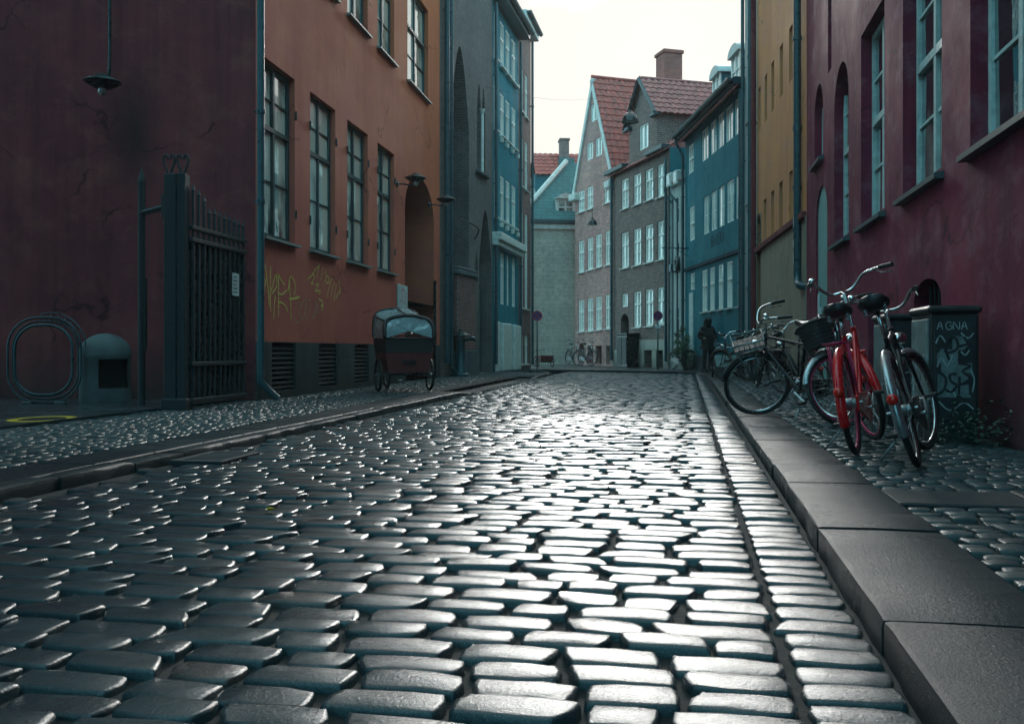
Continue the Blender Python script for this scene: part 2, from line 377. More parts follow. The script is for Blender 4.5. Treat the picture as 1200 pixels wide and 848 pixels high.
# overcast deck: bright where the sun stands behind it above the street end, blue-green and duller away from it
cl = noise(nt, tcw.outputs['Generated'], 2.2, 6, .6)
t1 = ramp(nt, dp.outputs['Value'], -.2, 1.)
mp = nd(nt, 'ShaderNodeMath', operation='MULTIPLY_ADD'); nt.links.new(cl, mp.inputs[0]); mp.inputs[1].default_value = .05
sb = nd(nt, 'ShaderNodeMath', operation='SUBTRACT'); nt.links.new(t1, sb.inputs[0]); sb.inputs[1].default_value = .025; nt.links.new(sb.outputs[0], mp.inputs[2])
cr = nd(nt, 'ShaderNodeValToRGB'); nt.links.new(mp.outputs[0], cr.inputs['Fac'])
ST = [(0, (2.0, 6.8, 8.6)), (.45, (5.4, 10.2, 11.5)), (.70, (5.2, 9.9, 11.0)), (.86, (4.2, 4.28, 4.25)), (.965, (4.3, 4.38, 4.35)), (1., (16, 19, 19.4))]
cr.color_ramp.elements[0].position = 0; cr.color_ramp.elements[0].color = c4(ST[0][1])
cr.color_ramp.elements[1].position = 1; cr.color_ramp.elements[1].color = c4(ST[-1][1])
for q, c in ST[1:-1]: e = cr.color_ramp.elements.new(q); e.color = c4(c)
mx = mixc(nt, .03, cr.outputs['Color'], sky.outputs['Color'])
nt.links.new(mx, bg.inputs['Color'])
sl = bpy.data.lights.new('sun', 'SUN'); sl.energy = 1.5; sl.angle = math.radians(15); sl.color = (1, .97, .92)
so = bpy.data.objects.new('sun', sl); col.objects.link(so)
sd = Vector((math.sin(math.radians(SUN_AZ))*math.cos(math.radians(SUN_EL)), math.cos(math.radians(SUN_AZ))*math.cos(math.radians(SUN_EL)), math.sin(math.radians(SUN_EL))))
so.rotation_euler = sd.to_track_quat('Z', 'Y').to_euler(); so.location = (0, 0, 30)

# ------------------------------------------------------------------ street plan (metres, camera above the origin, y into the picture)
def kx(d): return .86 + .194*(d - 1.97)               # right kerb edge
def lx(d): return -2.55 + .160*(d - 5.1)              # left kerb edge
TAN = .19; SD = Vector((TAN, 1)).normalized(); SP = Vector((SD.y, -SD.x))
GUT = .22
rnd = random.Random(3)
FAR = [(5.13, 24.0), (5.55, 26.2), (5.86, 27.8), (5.80, 29.0), (5.2, 30.1), (4.3, 30.9), (2.8, 32.2), (1.3, 33.4), (.9, 32.6), (1.2, 30.0), (1.42, 28.6)]
def far_d(x):                                           # where the road meets the far kerb
    pts = FAR[3:8]
    if x >= pts[0][0]: return 28.0
    for a, b in zip(pts[:-1], pts[1:]):
        if b[0] <= x <= a[0]: return a[1] + (b[1]-a[1])*(a[0]-x)/(a[0]-b[0])
    return 33.3
def stone(mb, tint, o, u, v, L, W, H, tv, r, hi=True, dome=.010):
    """one hand-cut stone: rounded outline, domed and slightly tilted top, sides running down into the joint"""
    xs = (-1, -.968, -.88, -.3, .3, .88, .968, 1) if hi else (-1, -.92, .92, 1)
    ys = (-1, -.93, -.78, 0, .78, .93, 1) if hi else (-1, -.88, .88, 1)
    tx, ty = r.gauss(0, .009), r.gauss(0, .011); k = r.uniform(.12, .28); sk = r.gauss(0, .06)
    wob = [r.gauss(0, .065) for _ in range(8)]
    nx, ny = len(xs), len(ys); vs = []; d0 = dome*r.uniform(.5, 1.4)
    for y in ys:
        for x in xs:
            X = x*math.sqrt(1-k*y*y) + sk*y + (wob[0]*y if x > .8 else 0) + (wob[1]*y if x < -.8 else 0)
            Y = y*math.sqrt(1-k*x*x) + wob[2]*x*.6 + wob[3]*(x*x-.5)
            m = max(abs(x), abs(y))
            e = (.0095 if m > .99 else (.0026 if m > .92 else (.0006 if m > .7 else 0))) if hi else (.008 if m > .95 else 0)
            z = H - e - d0*(x*x*.6+y*y*.9) + tx*x*L*.5 + ty*y*W*.5 + (r.gauss(0, .0013) if hi else 0)
            vs.append((o[0]+u.x*X*L/2+v.x*Y*W/2, o[1]+u.y*X*L/2+v.y*Y*W/2, z))
    fs = [(j*nx+i, j*nx+i+1, (j+1)*nx+i+1, (j+1)*nx+i) for j in range(ny-1) for i in range(nx-1)]
    ring = [i for i in range(nx)] + [j*nx+nx-1 for j in range(1, ny)] + [(ny-1)*nx+i for i in range(nx-2, -1, -1)] + [j*nx for j in range(ny-2, 0, -1)]
    b0 = len(vs); cx_, cy_ = o[0], o[1]
    for q in ring:
        p = vs[q]; vs.append((cx_+(p[0]-cx_)*1.03, cy_+(p[1]-cy_)*1.03, p[2]-.05))
    n = len(ring)
    fs += [(ring[i], b0+i, b0+(i+1) % n, ring[(i+1) % n]) for i in range(n)]
    mb.add(vs, fs); tint.extend([tv]*len(vs))

# broad base sheet reaching the horizon
g = MB(); g.quad((-900, -900, -.075), (900, -900, -.075), (900, 1800, -.075), (-900, 1800, -.075))
tag(g.build('ground', MAT['soil']), kind='structure')
# road bed under the stones
g = MB(); N = 36
for i in range(N):
    a, b = -6+i*41/N, -6+(i+1)*41/N
    g.quad((lx(a)-.02, a, .010), (kx(a)+.02, a, .010), (kx(b)+.02, b, .010), (lx(b)-.02, b, .010))
tag(g.build('road_bed', MAT['soil']), kind='structure')
# cobbles of the carriageway
mb = MB(); tint = []
s = -3.0; row = 0
while s < 38:
    pitch = .132*rnd.uniform(.90, 1.10) + (.02 if rnd.random() < .08 else 0)
    base = Vector((kx(0), 0)) + SD*s
    right = -GUT - .004
    pos = right - rnd.uniform(0, .02)
    # run leftwards until the left kerb
    while True:
        L = rnd.choice((.16, .20, .23, .25, .27, .30))*rnd.uniform(.92, 1.08)
        c = base + SP*(pos - L/2) + SD*(.012*math.sin(pos*1.7+s*.6)+rnd.gauss(0, .004))
        if c.x - L*.35 < lx(c.y) + .03: break
        pos -= L + rnd.uniform(.010, .034)
        if c.y < -2.5 or c.y > far_d(c.x) - .1: continue
        near = c.y < 11
        tv = min(1, max(0, rnd.gauss(.42, .26))); 
        H = rnd.gauss(0, .0038) + .036
        stone(mb, tint, c, SP, SD, L, pitch*.945, H, tv, rnd, near, .003)
    # gutter stone, laid across
    if s < 30:
        c = base + SP*(-GUT/2 + .008)
        stone(mb, tint, c, SP, SD, GUT+.006, pitch*.95, rnd.gauss(.030, .003), min(1, max(0, rnd.gauss(.5, .2))), rnd, c.y < 11, .004)
    s += pitch; row += 1
tag(mb.build('road', MAT['cobble'], None, True, tint), kind='structure')

# --- kerbs: long granite stones with a worn, irregular arris
def kerb_run(name, pts, wdt, h0, lens, side, mat, drop=None, gap=.012):
    """pts: plan polyline (x,y); side=+1 kerb body lies to the right of travel"""
    mb = MB(); tint = []; r = random.Random(len(pts)*7+int(wdt*100))
    P = [Vector(p) for p in pts]; seg = []; acc = 0
    for a, b in zip(P[:-1], P[1:]):
        seg.append((acc, acc+(b-a).length, a, b)); acc += (b-a).length
    def pt(s):
        for (s0, s1, a, b) in seg:
            if s <= s1 or s1 == acc: 
                t = (s-s0)/(s1-s0); return a+(b-a)*t, (b-a).normalized()
    s = 0
    while s < acc - .05:
        L = min(r.choice(lens)*r.uniform(.85, 1.15), acc - s); n = max(2, int(L/.09))
        dz = r.gauss(0, .004); dy = r.gauss(0, .006); tv = min(1, max(0, r.gauss(.45, .25)))
        prof_n = 8; b0 = len(mb.v)
        for i in range(n+1):
            ss = s + gap/2 + (L-gap)*i/n; c, t = pt(min(ss, acc-1e-4)); nrm = Vector((t.y, -t.x))*side
            e = .010 if i in (0, n) else 0
            h = h0 + dz + (drop(c.y) if drop else 0)
            j1, j2 = r.gauss(0, .004), r.gauss(0, .003)
            ch = .020 + r.uniform(-.006, .008)
            for (o_, z_) in ((dy+j1+e*.5, -.06), (dy+j1*.7+e*.3, h-ch-.006+j2), (dy+ch*.35, h-ch*.33-e*.5), (dy+ch, h+j2*.3-e), (wdt*.5, h+.002-e), (wdt-.02, h-e), (wdt-.004, h-.012-e), (wdt, -.06)):
                p = c + nrm*o_; mb.v.append((p.x, p.y, z_)); tint.append(tv)
        for i in range(n):
            for k in range(prof_n-1):
                a = b0+i*prof_n+k; mb.f.append((a, a+1, a+prof_n+1, a+prof_n))
        mb.f.append(tuple(b0+k for k in range(prof_n))); mb.f.append(tuple(b0+n*prof_n+k for k in range(prof_n-1, -1, -1)))
        s += L
    o = mb.build(name, mat, None, True, tint, 38); tag(o, kind='structure'); return o
SLABW = .46
kerb_run('kerb', [(kx(-2.5)+.012, -2.5), (kx(3.95)+.012, 3.95)], SLABW, .112, (1.1, 1.35), 1, MAT['granite'])
kerb_run('kerb', [(kx(3.97)+.030, 3.97), (kx(24), 24.0)] + FAR[1:8], SLABW, .100, (.8, 1.1, 1.4), 1, MAT['granite'])
def ldrop(d): return -.085*max(0, min(1, (d-15.6)/1.2)) * (1 - max(0, min(1, (d-24.6)/1.2)))
lk = [(lx(d), d) for d in (28.6, 26, 24, 22, 20, 18, 16, 14, 12, 10, 8, 6, 4, 2, 0, -2.5)]
kerb_run('kerb', [(.75, 33.1), (.95, 31.6), (1.2, 30.0)] + lk, .15, .088, (.7, .9, 1.2), 1, MAT['granite'], ldrop)

# --- right pavement: bed, setts, flagged crossing strip
def rwall(d): return 3.9 + .185*(d-8) if d < 18 else (5.75+.127*(d-18) if d < 24.8 else 6.7)
mb = MB(); 
for i in range(46):
    a, b = -3+i, -2+i
    mb.quad((kx(min(a, 27))+SLABW-.06, a, .074), (rwall(a)+.3, a, .074), (rwall(b)+.3, b, .074), (kx(min(b, 27))+SLABW-.06, b, .074))
tag(mb.build('pavement_bed', MAT['soil']), kind='structure')
mb = MB(); tint = []; r = random.Random(11); s = -1.0
while s < 28:
    pt = .098*r.uniform(.9, 1.1); base = Vector((kx(0)+SLABW+.012, 0)) + Vector((.194, 1)).normalized()*s
    u = Vector((1, -.194)).normalized(); v = Vector((.194, 1)).normalized(); q = r.uniform(0, .06)
    skip = 4.28 < s < 4.75
    while not skip:
        L = .105*r.uniform(.78, 1.3); c = base + u*(q+L/2) + v*r.gauss(0, .004)
        if c.x > rwall(c.y) - .02: break
        if c.y < 28.2: stone(mb, tint, c, u, v, L, pt*.9, .097+r.gauss(0, .005), min(1, max(0, r.gauss(.45, .25))), r, c.y < 6.5, .004)
        q += L + r.uniform(.006, .014)
    s += pt
tag(mb.build('pavement_right', MAT['sett'], None, True, tint), kind='structure')
u = Vector((1, -.194)).normalized(); v = Vector((.194, 1)).normalized(); q = .012; mb = MB(); tint = []
for L in (.62, .7, .8, .6):
    b0 = Vector((kx(0)+SLABW, 0)) + v*4.53 + u*(q+L/2); m = Matrix.Translation((b0.x, b0.y, 0)) @ Matrix.Rotation(math.atan2(u.y, u.x), 4, 'Z')
    mb.bbox(-L/2+.005, L/2-.005, -.215, .215, .02, .101+r.gauss(0, .002), .008, m); tint.extend([r.uniform(.5, .9)]*24); q += L
tag(mb.build('pavement_flags', MAT['granite'], None, False, tint), kind='structure')
# far pavement before the brick houses
mb = MB(); out = [(5.3, 33.5)]
pts = [(5.86+.3, 27.8), (5.80+.1, 29.3), (5.2+.1, 30.5), (4.3+.1, 31.3), (2.8+.05, 32.6), (1.3, 33.8), (-.6, 33.8), (-2, 60), (12, 60), (12, 27.8)]
mb.prism(pts, 'z', -.06, .094); tag(mb.build('pavement_far', MAT['asphalt'], None, False, [.6]*20), kind='structure')

# --- left pavement: slab strip, setts, asphalt
mb = MB(); tint = []; r = random.Random(5); s = -2.0
sdl = Vector((.160, 1)).normalized(); spl = Vector((-1, .160)).normalized()
O = Vector((lx(0), 0))
while s < 28.6:
    L = r.choice((.7, .9, 1.1)); c = O + sdl*(s+L/2) + spl*(.155+.21)
    m = Matrix.Translation((c.x, c.y, 0)) @ Matrix.Rotation(math.atan2(sdl.x, sdl.y)*-1, 4, 'Z')
    h = .086 + r.gauss(0, .002) + ldrop(c.y)
    mb.bbox(-.205, .205, -L/2+.004, L/2-.004, -.05, h, .008, m); tint.extend([r.uniform(.0, .5)]*24); s += L
tag(mb.build('pavement_slabs', MAT['granite'], None, False, tint), kind='structure')
mb = MB()
for i in range(32):
    a, b = -3+i, -2+i; wa = 9 if a < 13 else 2.6
    mb.quad((lx(a)-.5, a, .064), (lx(b)-.5, b, .064), (lx(b)-wa-.3, b, .064), (lx(a)-wa-.3, a, .064))
tag(mb.build('pavement_bed', MAT['soil']), kind='structure')
mb = MB(); tint = []; s = -1.0
while s < 30:
    pt = .102*r.uniform(.9, 1.1); base = O + sdl*s; q = .60 + r.uniform(0, .06)
    while q < 2.5:
        L = .11*r.uniform(.78, 1.3); c = base + spl*(q+L/2) + sdl*r.gauss(0, .004)
        wall = -3.62+.153*(c.y-13.03) if c.y < 24.4 else -1.9+.279*(c.y-24.4)
        if c.y > 12.9 and c.x < wall + .03: break
        stone(mb, tint, c, spl, sdl, L, pt*.9, .090+r.gauss(0, .003)+.3*ldrop(c.y)*max(0, 1-(q-.6)/1.2), min(1, max(0, r.gauss(.45, .25))), r, False, .004)
        q += L + r.uniform(.006, .014)
    s += pt
tag(mb.build('pavement_left', MAT['sett'], None, True, tint), kind='structure')
# smooth asphalt forecourt before the gate, with its thin edging
mb = MB(); p0 = O + sdl*(-3)+spl*2.56; p1 = O+sdl*13.0+spl*2.56
mb.prism([(p0.x, p0.y), (p1.x, p1.y), (-3.7, 13.02), (-14, 13.4), (-14, -3)], 'z', -.05, .100)
tag(mb.build('forecourt', MAT['asphalt'], None, False, [.4]*10), kind='structure')
mb = MB(); m = Matrix.Translation((0, 0, 0))
q0 = O+sdl*(-3)+spl*2.51; q1 = O+sdl*12.6+spl*2.51; q2 = O+sdl*12.6+spl*2.56; q3 = O+sdl*(-3)+spl*2.56
mb.prism([(q0.x, q0.y), (q1.x, q1.y), (q2.x, q2.y), (q3.x, q3.y)], 'z', -.05, .112)
tag(mb.build('edging', MAT['granite'], None, False, [.8]*8), kind='structure')
# worn yellow ring painted on the forecourt
mb = MB(); c = gp(50, 491, .10); n = 40; a_, b_ = .30, .40
for i in range(n):
    w0, w1 = 2*PI*i/n, 2*PI*(i+1)/n
    P_ = lambda w_, k: (c.x+math.cos(w_)*a_*k, c.y+math.sin(w_)*b_*k, .104)
    mb.quad(P_(w0, 1), P_(w1, 1), P_(w1, .70), P_(w0, .70))
tag(mb.build('road_marking', MAT['mark_yellow']), kind='structure')
# ------------------------------------------------------------------ facade kit
class Facade:
    """a street front between plan points A (left, seen from the street) and B; local x along it, local y into the house"""
    def __init__(self, name, A, B, label, cat='building', z0=0.05):
        self.A = Vector(A); self.B = Vector(B); self.u = (self.B-self.A).normalized(); self.L = (self.B-self.A).length
        self.rz = math.atan2(self.u.y, self.u.x); self.z0 = z0
        self.root = empty(name, (A[0], A[1], z0), self.rz, label, cat)
        self.ops = []
    def sz(self, px, py):
        a = ray(px); A, u = self.A, self.u           # A.x + u.x s = a (A.y + u.y s)
        s = (a*A.y - A.x)/(u.x - a*u.y); d = A.y + u.y*s
        return s, zat(py, d) - self.z0
    def s_at(self, px): return self.sz(px, HY)[0]
    def rect(self, x0, x1, yt, yb, ref=None):       # opening seen between columns x0..x1; yt, yb read at column ref (default x0)
        s0, s1 = self.s_at(x0), self.s_at(x1); r = x0 if ref is None else ref
        return dict(s0=min(s0, s1), s1=max(s0, s1), z0=self.sz(r, yb)[1], z1=self.sz(r, yt)[1])
    def wall(self, H, mat, depth=7., r=.16, ops=None, name='wall', s0=0., s1=None, base=-.3, ends=True, y0=0.):
        """a wall with true openings and reveals; arched heads where op['arch'] is set"""
        ops = self.ops if ops is None else ops; s1 = self.L if s1 is None else s1; mb = MB()
        S = sorted({s0, s1} | {min(max(o[k], s0), s1) for o in ops for k in ('s0', 's1')}); Z = sorted({base, H} | {min(max(o[k], base), H) for o in ops for k in ('z0', 'z1')})
        inside = lambda s, z: any(o['s0'] < s < o['s1'] and o['z0'] < z < o['z1'] for o in ops)
        for i in range(len(S)-1):
            if S[i+1]-S[i] < 1e-5: continue
            j = 0
            while j < len(Z)-1:
                if inside((S[i]+S[i+1])/2, (Z[j]+Z[j+1])/2): j += 1; continue
                k = j
                while k+1 < len(Z)-1 and not inside((S[i]+S[i+1])/2, (Z[k+1]+Z[k+2])/2): k += 1
                mb.quad((S[i], y0, Z[j]), (S[i+1], y0, Z[j]), (S[i+1], y0, Z[k+1]), (S[i], y0, Z[k+1])); j = k+1
        for o in ops:
            a, b, c, d = o['s0'], o['s1'], o['z0'], o['z1']; rr = o.get('r', r)
            arch = o.get('arch')
            top = d
            if arch:
                n = 14; hw = (b-a)/2; rise = o.get('rise', hw); spring = d-rise; pts = []
                for i in range(n+1):
                    if arch == 'round': w_ = PI - PI*i/n; pts.append(((a+b)/2+hw*math.cos(w_), spring+rise*math.sin(w_)))
                    else:
                        t = -1+2*i/n; pts.append(((a+b)/2+hw*t, spring+rise*(1-abs(t)**1.7)))
                for i in range(n):
                    cnr = (a, y0, d) if i < n//2 else (b, y0, d)
                    mb.add([cnr, (pts[i][0], y0, pts[i][1]), (pts[i+1][0], y0, pts[i+1][1])], [(0, 1, 2)])
                    mb.quad((pts[i][0], y0, pts[i][1]), (pts[i+1][0], y0, pts[i+1][1]), (pts[i+1][0], y0+rr, pts[i+1][1]), (pts[i][0], y0+rr, pts[i][1]))
                mb.add([(a, y0, d), (pts[n//2][0], y0, pts[n//2][1]), (b, y0, d)], [(0, 1, 2)]); top = spring
            else: mb.quad((a, y0, d), (b, y0, d), (b, y0+rr, d), (a, y0+rr, d))
            mb.quad((a, y0, c), (a, y0, top), (a, y0+rr, top), (a, y0+rr, c)); mb.quad((b, y0, c), (b, y0, top), (b, y0+rr, top), (b, y0+rr, c))
            mb.quad((a, y0, c), (b, y0, c), (b, y0+rr, c), (a, y0+rr, c))
        if ends:
            for s in (s0, s1): mb.quad((s, y0, base), (s, depth, base), (s, depth, H), (s, y0, H))
            mb.quad((s0, depth, base), (s1, depth, base), (s1, depth, H), (s0, depth, H))
            mb.quad((s0, y0, H), (s1, y0, H), (s1, depth, H), (s0, depth, H))
        return mb.build(name, mat, self.root)
    def window(self, o, cols=2, rows=(.62,), bars=(2, 1), fm='frame_white', gm='glass_n', r=None, fw=.055, sill=None, sd=.09, hinges=False, name='window', proud=.0, barw=.022):
        """casements: cols lights, transoms at the given heights (share), glazing bars per light; panes and sill are its own pieces"""
        a, b, c, d = o['s0'], o['s1'], o['z0'], o['z1']; r = o.get('r', .16) if r is None else r
        y = r - .06 + proud; mb = MB(); e = .0015
        for (p, q) in ((a+e, a+fw), (b-fw, b-e)): mb.box(p, q, y, r-.002, c+e, d-e)
        for (p, q) in ((c+e, c+fw), (d-fw, d-e)): mb.box(a+fw, b-fw, y+.003, r-.002, p, q)
        mw = fw*.95
        for i in range(1, cols):
            m = a + (b-a)*i/cols; mb.box(m-mw/2, m+mw/2, y-.006, r-.002, c+fw, d-fw)
        zs = [c+fw] + [c+(d-c)*t for t in rows] + [d-fw]
        for z in zs[1:-1]: mb.box(a+fw, b-fw, y-.012, r-.002, z-mw*.55, z+mw*.55)
        pn = MB()
        for i in range(cols):
            p = a+(b-a)*i/cols+fw*.5; q = a+(b-a)*(i+1)/cols-fw*.5
            for k in range(len(zs)-1):
                tl = rnd.gauss(0, .006); t2 = rnd.gauss(0, .006); yy = r-.022
                pn.quad((p, yy-tl, zs[k]-.01), (q, yy+tl, zs[k]-.01), (q, yy+tl+t2, zs[k+1]+.01), (p, yy-tl+t2, zs[k+1]+.01))
                n = bars[min(k, len(bars)-1)]
                for j in range(1, n):
                    z = zs[k]+(zs[k+1]-zs[k])*j/n; mb.box(p+.01, q-.01, y+.012, r-.004, z-barw/2, z+barw/2)
                if o.get('vbar'): mb.box((p+q)/2-barw/2, (p+q)/2+barw/2, y+.015, r-.004, zs[k], zs[k+1])
        bk = .004
        pn.quad((a, r-bk+.012, c), (b, r-bk+.012, c), (b, r-bk+.012, d), (a, r-bk+.012, d))
        W = mb.build(name, MAT[fm], self.root); pn.build('pane', MAT[gm], W)
        if hinges:
            for z in (c+(d-c)*.18, c+(d-c)*.78):
                for x_ in (a-.02, b+.02):
                    h = MB(); h.tube([(x_, -.012, z-.07), (x_, -.012, z+.07)], .016, 6); h.box(min(x_, x_+(.05 if x_ < a else -.05)), max(x_, x_+(.05 if x_ < a else -.05)), -.014, -.003, z-.012, z+.012); h.build('hinge', MAT[fm], W)
        if sill:
            s_ = MB(); s_.prism([(-sd, -.055), (-sd, -.02), (r-.03, 0.0), (r-.03, -.055)], 'x', a-.05, b+.05, Matrix.Translation((0, 0, c-.003)))
            s_.build('sill', MAT[sill], W)
        return W
    def panel(self, name, o, mat, y, parent=None):
        m = MB(); m.quad((o['s0']-.01, y, o['z0']-.01), (o['s1']+.01, y, o['z0']-.01), (o['s1']+.01, y, o['z1']+.01), (o['s0']-.01, y, o['z1']+.01))
        return m.build(name, MAT[mat], parent or self.root)
    def door(self, o, mat='door_green', r=None, panels=3, leafs=1, name='door', head=None):
        r = o.get('r', .16) if r is None else r; a, b, c, d = o['s0'], o['s1'], o['z0'], o['z1']; y = r-.05
        m = MB(); m.box(a+.002, b-.002, y, r-.002, c, d+.0)
        D = m.build(name, MAT[mat], self.root); p = MB(); w_ = (b-a)/leafs
        for i in range(leafs):
            for k in range(panels):
                z0 = c+.12+(d-c-.2)*k/panels; z1 = c+.04+(d-c-.2)*(k+1)/panels
                p.bbox(a+i*w_+w_*.14, a+(i+1)*w_-w_*.14, y-.02, y+.01, z0, z1, .012)
        p.build('door_panel', MAT[mat], D)
        h = MB(); h.tube([(b-.1 if leafs == 1 else (a+b)/2+.06, y-.05, c+1.0), (b-.1 if leafs == 1 else (a+b)/2+.06, y-.05, c+1.14)], .012, 6)
        h.build('handle', MAT['steel'], D); return D
    def pipe(self, s, z0, z1, r=.05, y=-.09, foot=None, mat='pipe', clips=(.3, .55, .8), head=None):
        pts = [(s, y, z1), (s, y, z0)]
        if head: pts = head + pts
        if foot: pts += [(s, y, z0-.12), (s+foot*.35, y-.10, z0-.27), (s+foot*.6, y-.17, z0-.36)]
        m = MB(); m.tube(pts, r, 12)
        for t in clips:
            z = z0+(z1-z0)*t; m.tube([(s, y, z-.03), (s, y, z+.03)], r+.012, 12); m.box(s-.01, s+.01, y, 0.0, z-.012, z+.012); m.box(s-r-.035, s+r+.035, y-.01, y+.01, z-.016, z+.016)
        return m.build('drainpipe', MAT[mat], self.root, True, angle=40)
    def gutter(self, s0, s1, z, y=-.18, r=.075, mat='pipe'):
        m = MB(); n = 8; P = []
        for s in (s0, s1): P.append([(s, y+r*math.cos(PI+PI*i/n), z+r*math.sin(PI+PI*i/n)) for i in range(n+1)])
        for i in range(n): m.quad(P[0][i], P[0][i+1], P[1][i+1], P[1][i])
        m.tube([(s0, y-r, z), (s1, y-r, z)], .012, 6); m.poly(P[0]); m.poly(P[1])
        return m.build('gutter', MAT[mat], self.root, True, angle=40)
    def band(self, name, s0, s1, z0, z1, out, mat, y=0.):
        m = MB(); m.bbox(s0, s1, y-out, y+.02, z0, z1, .015); return m.build(name, MAT[mat], self.root)
    def roof(self, H, run, rise, mat, over=.25, name='roof', s0=None, s1=None, tiles=True, ridge_back=True):
        s0 = -.02 if s0 is None else s0; s1 = self.L+.02 if s1 is None else s1; m = MB()
        sl = Vector((0, run+over, rise*(run+over)/run)); O = Vector((s0, -over, H-rise*over/run))
        tile_sheet(m, O, Vector((s1-s0, 0, 0)), sl, .26, .33) if tiles else m.quad(O, O+Vector((s1-s0, 0, 0)), O+Vector((s1-s0, 0, 0))+sl, O+sl)
        if ridge_back: m.quad((s0, run, H+rise), (s1, run, H+rise), (s1, 2*run, H), (s0, 2*run, H))
        for s in (s0+.02, s1-.02): m.add([(s, 0, H), (s, run, H+rise-.02), (s, 2*run, H)], [(0, 1, 2)])
        m.quad((s0, -over, H-rise*over/run-.03), (s1, -over, H-rise*over/run-.03), (s1, .05, H-.03), (s0, .05, H-.03))
        return m.build(name, MAT[mat], self.root, True, angle=50)
def tile_sheet(m, O, U, V, tw, th, amp=.045):
    """pantiles: a rolled profile across, stepped courses up the slope"""
    lu, lv = U.length, V.length; nu = max(2, int(lu/tw)); nv = max(2, int(lv/th)); u = U/lu; v = V/lv; n = u.cross(v).normalized()
    if n.z < 0: n = -n
    prof = [(0, 0), (.25, .75), (.5, 1.), (.72, .7), (.9, .08)]
    for j in range(nv):
        rows = []
        for (q, lift) in ((j*lv/nv, .032), ((j+1)*lv/nv, .0)):
            rw = []
            for i in range(nu):
                for (t, h) in prof: rw.append(O+u*((i+t)*lu/nu)+v*q+n*(h*amp+lift))
            rw.append(O+U+v*q+n*lift); rows.append(rw)
        k = len(rows[0]); b = len(m.v); m.v.extend([tuple(p) for p in rows[0]+rows[1]])
        m.f.extend([(b+i, b+i+1, b+k+i+1, b+k+i) for i in range(k-1)])
        b = len(m.v); m.v.extend([tuple(p) for p in rows[0]] + [tuple(p-n*.05) for p in rows[0]]); m.f.extend([(b+i, b+i+1, b+k+i+1, b+k+i) for i in range(k-1)])
def ribbon(mb, pts, wd, y=-.004, sub=3, r=None):
    """a brush or spray stroke lying on a facade: pts are (s,z)"""
    P = smoothpath([(p[0], 0, p[1]) for p in pts], sub); L = []
    for i, p in enumerate(P):
        t = (P[min(i+1, len(P)-1)]-P[max(i-1, 0)]); t = t.normalized() if t.length > 1e-6 else Vector((1, 0, 0))
        n = Vector((-t.z, 0, t.x)); w_ = wd*(.5+.08*math.sin(i*1.9)); L.append((p+n*w_, p-n*w_))
    for i in range(len(L)-1):
        a, b = L[i]; c, d = L[i+1]; yy = y - .0004*((len(mb.f)) % 9)
        mb.quad((a.x, yy, a.z), (b.x, yy, b.z), (d.x, yy, d.z), (c.x, yy, c.z))
def pxpath(F, pts): return [F.sz(x, y) for x, y in pts]

# ------------------------------------------------------------------ LEFT SIDE
# red plastered house: street front and shaded gable
L1A, L1B = (-3.62, 13.03), (-1.905, 24.25)
F = Facade('plastered_house', L1A, L1B, 'red plastered house with green casement windows and yellow scrawl below them')
H1 = 11.6
wins = [F.rect(307, 345.5, 66, 274), F.rect(363.4, 393, 108, 290), F.rect(407, 431, 139, 305), F.rect(442.4, 462, 165.6, 315.5)]
zt = sum(o['z1'] for o in wins)/4; zb = sum(o['z0'] for o in wins)/4
for o in wins: o.update(z0=zb, z1=zt, r=.15)
up = [F.rect(363.4, 393, -60, 6.94, 363.4), F.rect(407, 431, -60, 6.94), F.rect(442.4, 462, -60, 56), F.rect(477.5, 501.7, -60, 94)]
for o in up: o.update(z0=6.94, z1=9.2, r=.15)
dr = F.rect(474.5, 508.5, 212, 446, 474.5); dr.update(arch='round', r=.95, z0=.04); dr['rise'] = .95
dr['z1'] = F.sz(490, 206)[1]
gr = [F.rect(316.6, 345, 399, 454), F.rect(372, 394, 399, 452), F.rect(414, 431, 399, 452)]
for o in gr: o.update(z0=.14, z1=.86, r=.22)
F.ops = wins + up + [dr]
pz = .87
# plinth stands 25 mm proud below eye height, its own openings for the cellar vents
up_w = [dict(o) for o in F.ops]
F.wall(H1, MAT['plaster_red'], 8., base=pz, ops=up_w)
pl = Facade.wall(F, pz, MAT['plinth'], 8., ops=gr + [dict(dr, arch=None, z1=pz+1)], name='plinth', base=-.3, y0=-.025)
for i, o in enumerate(wins):
    F.window(o, 2, (.63,), (2, 2), 'frame_green', 'glass_l', fw=.065, sill='sill', hinges=True)
for o in up: F.window(o, 2, (.6,), (2, 1), 'frame_green', 'glass_l', fw=.065, sill='sill')
for o in gr:
    m = MB(); n = 9
    for k in range(n):
        z = o['z0']+.03+(o['z1']-o['z0']-.06)*k/n; m.prism([(.0, z), (.0, z+.02), (.10, z+.075), (.10, z+.055)], 'x', o['s0']+.02, o['s1']-.02)
    m.box(o['s0']+.001, o['s0']+.03, -.01, .12, o['z0'], o['z1']); m.box(o['s1']-.03, o['s1']-.001, -.01, .12, o['z0'], o['z1'])
    v_ = m.build('cellar_vent', MAT['iron'], F.root); F.panel('opening', o, 'dark', .20, v_)
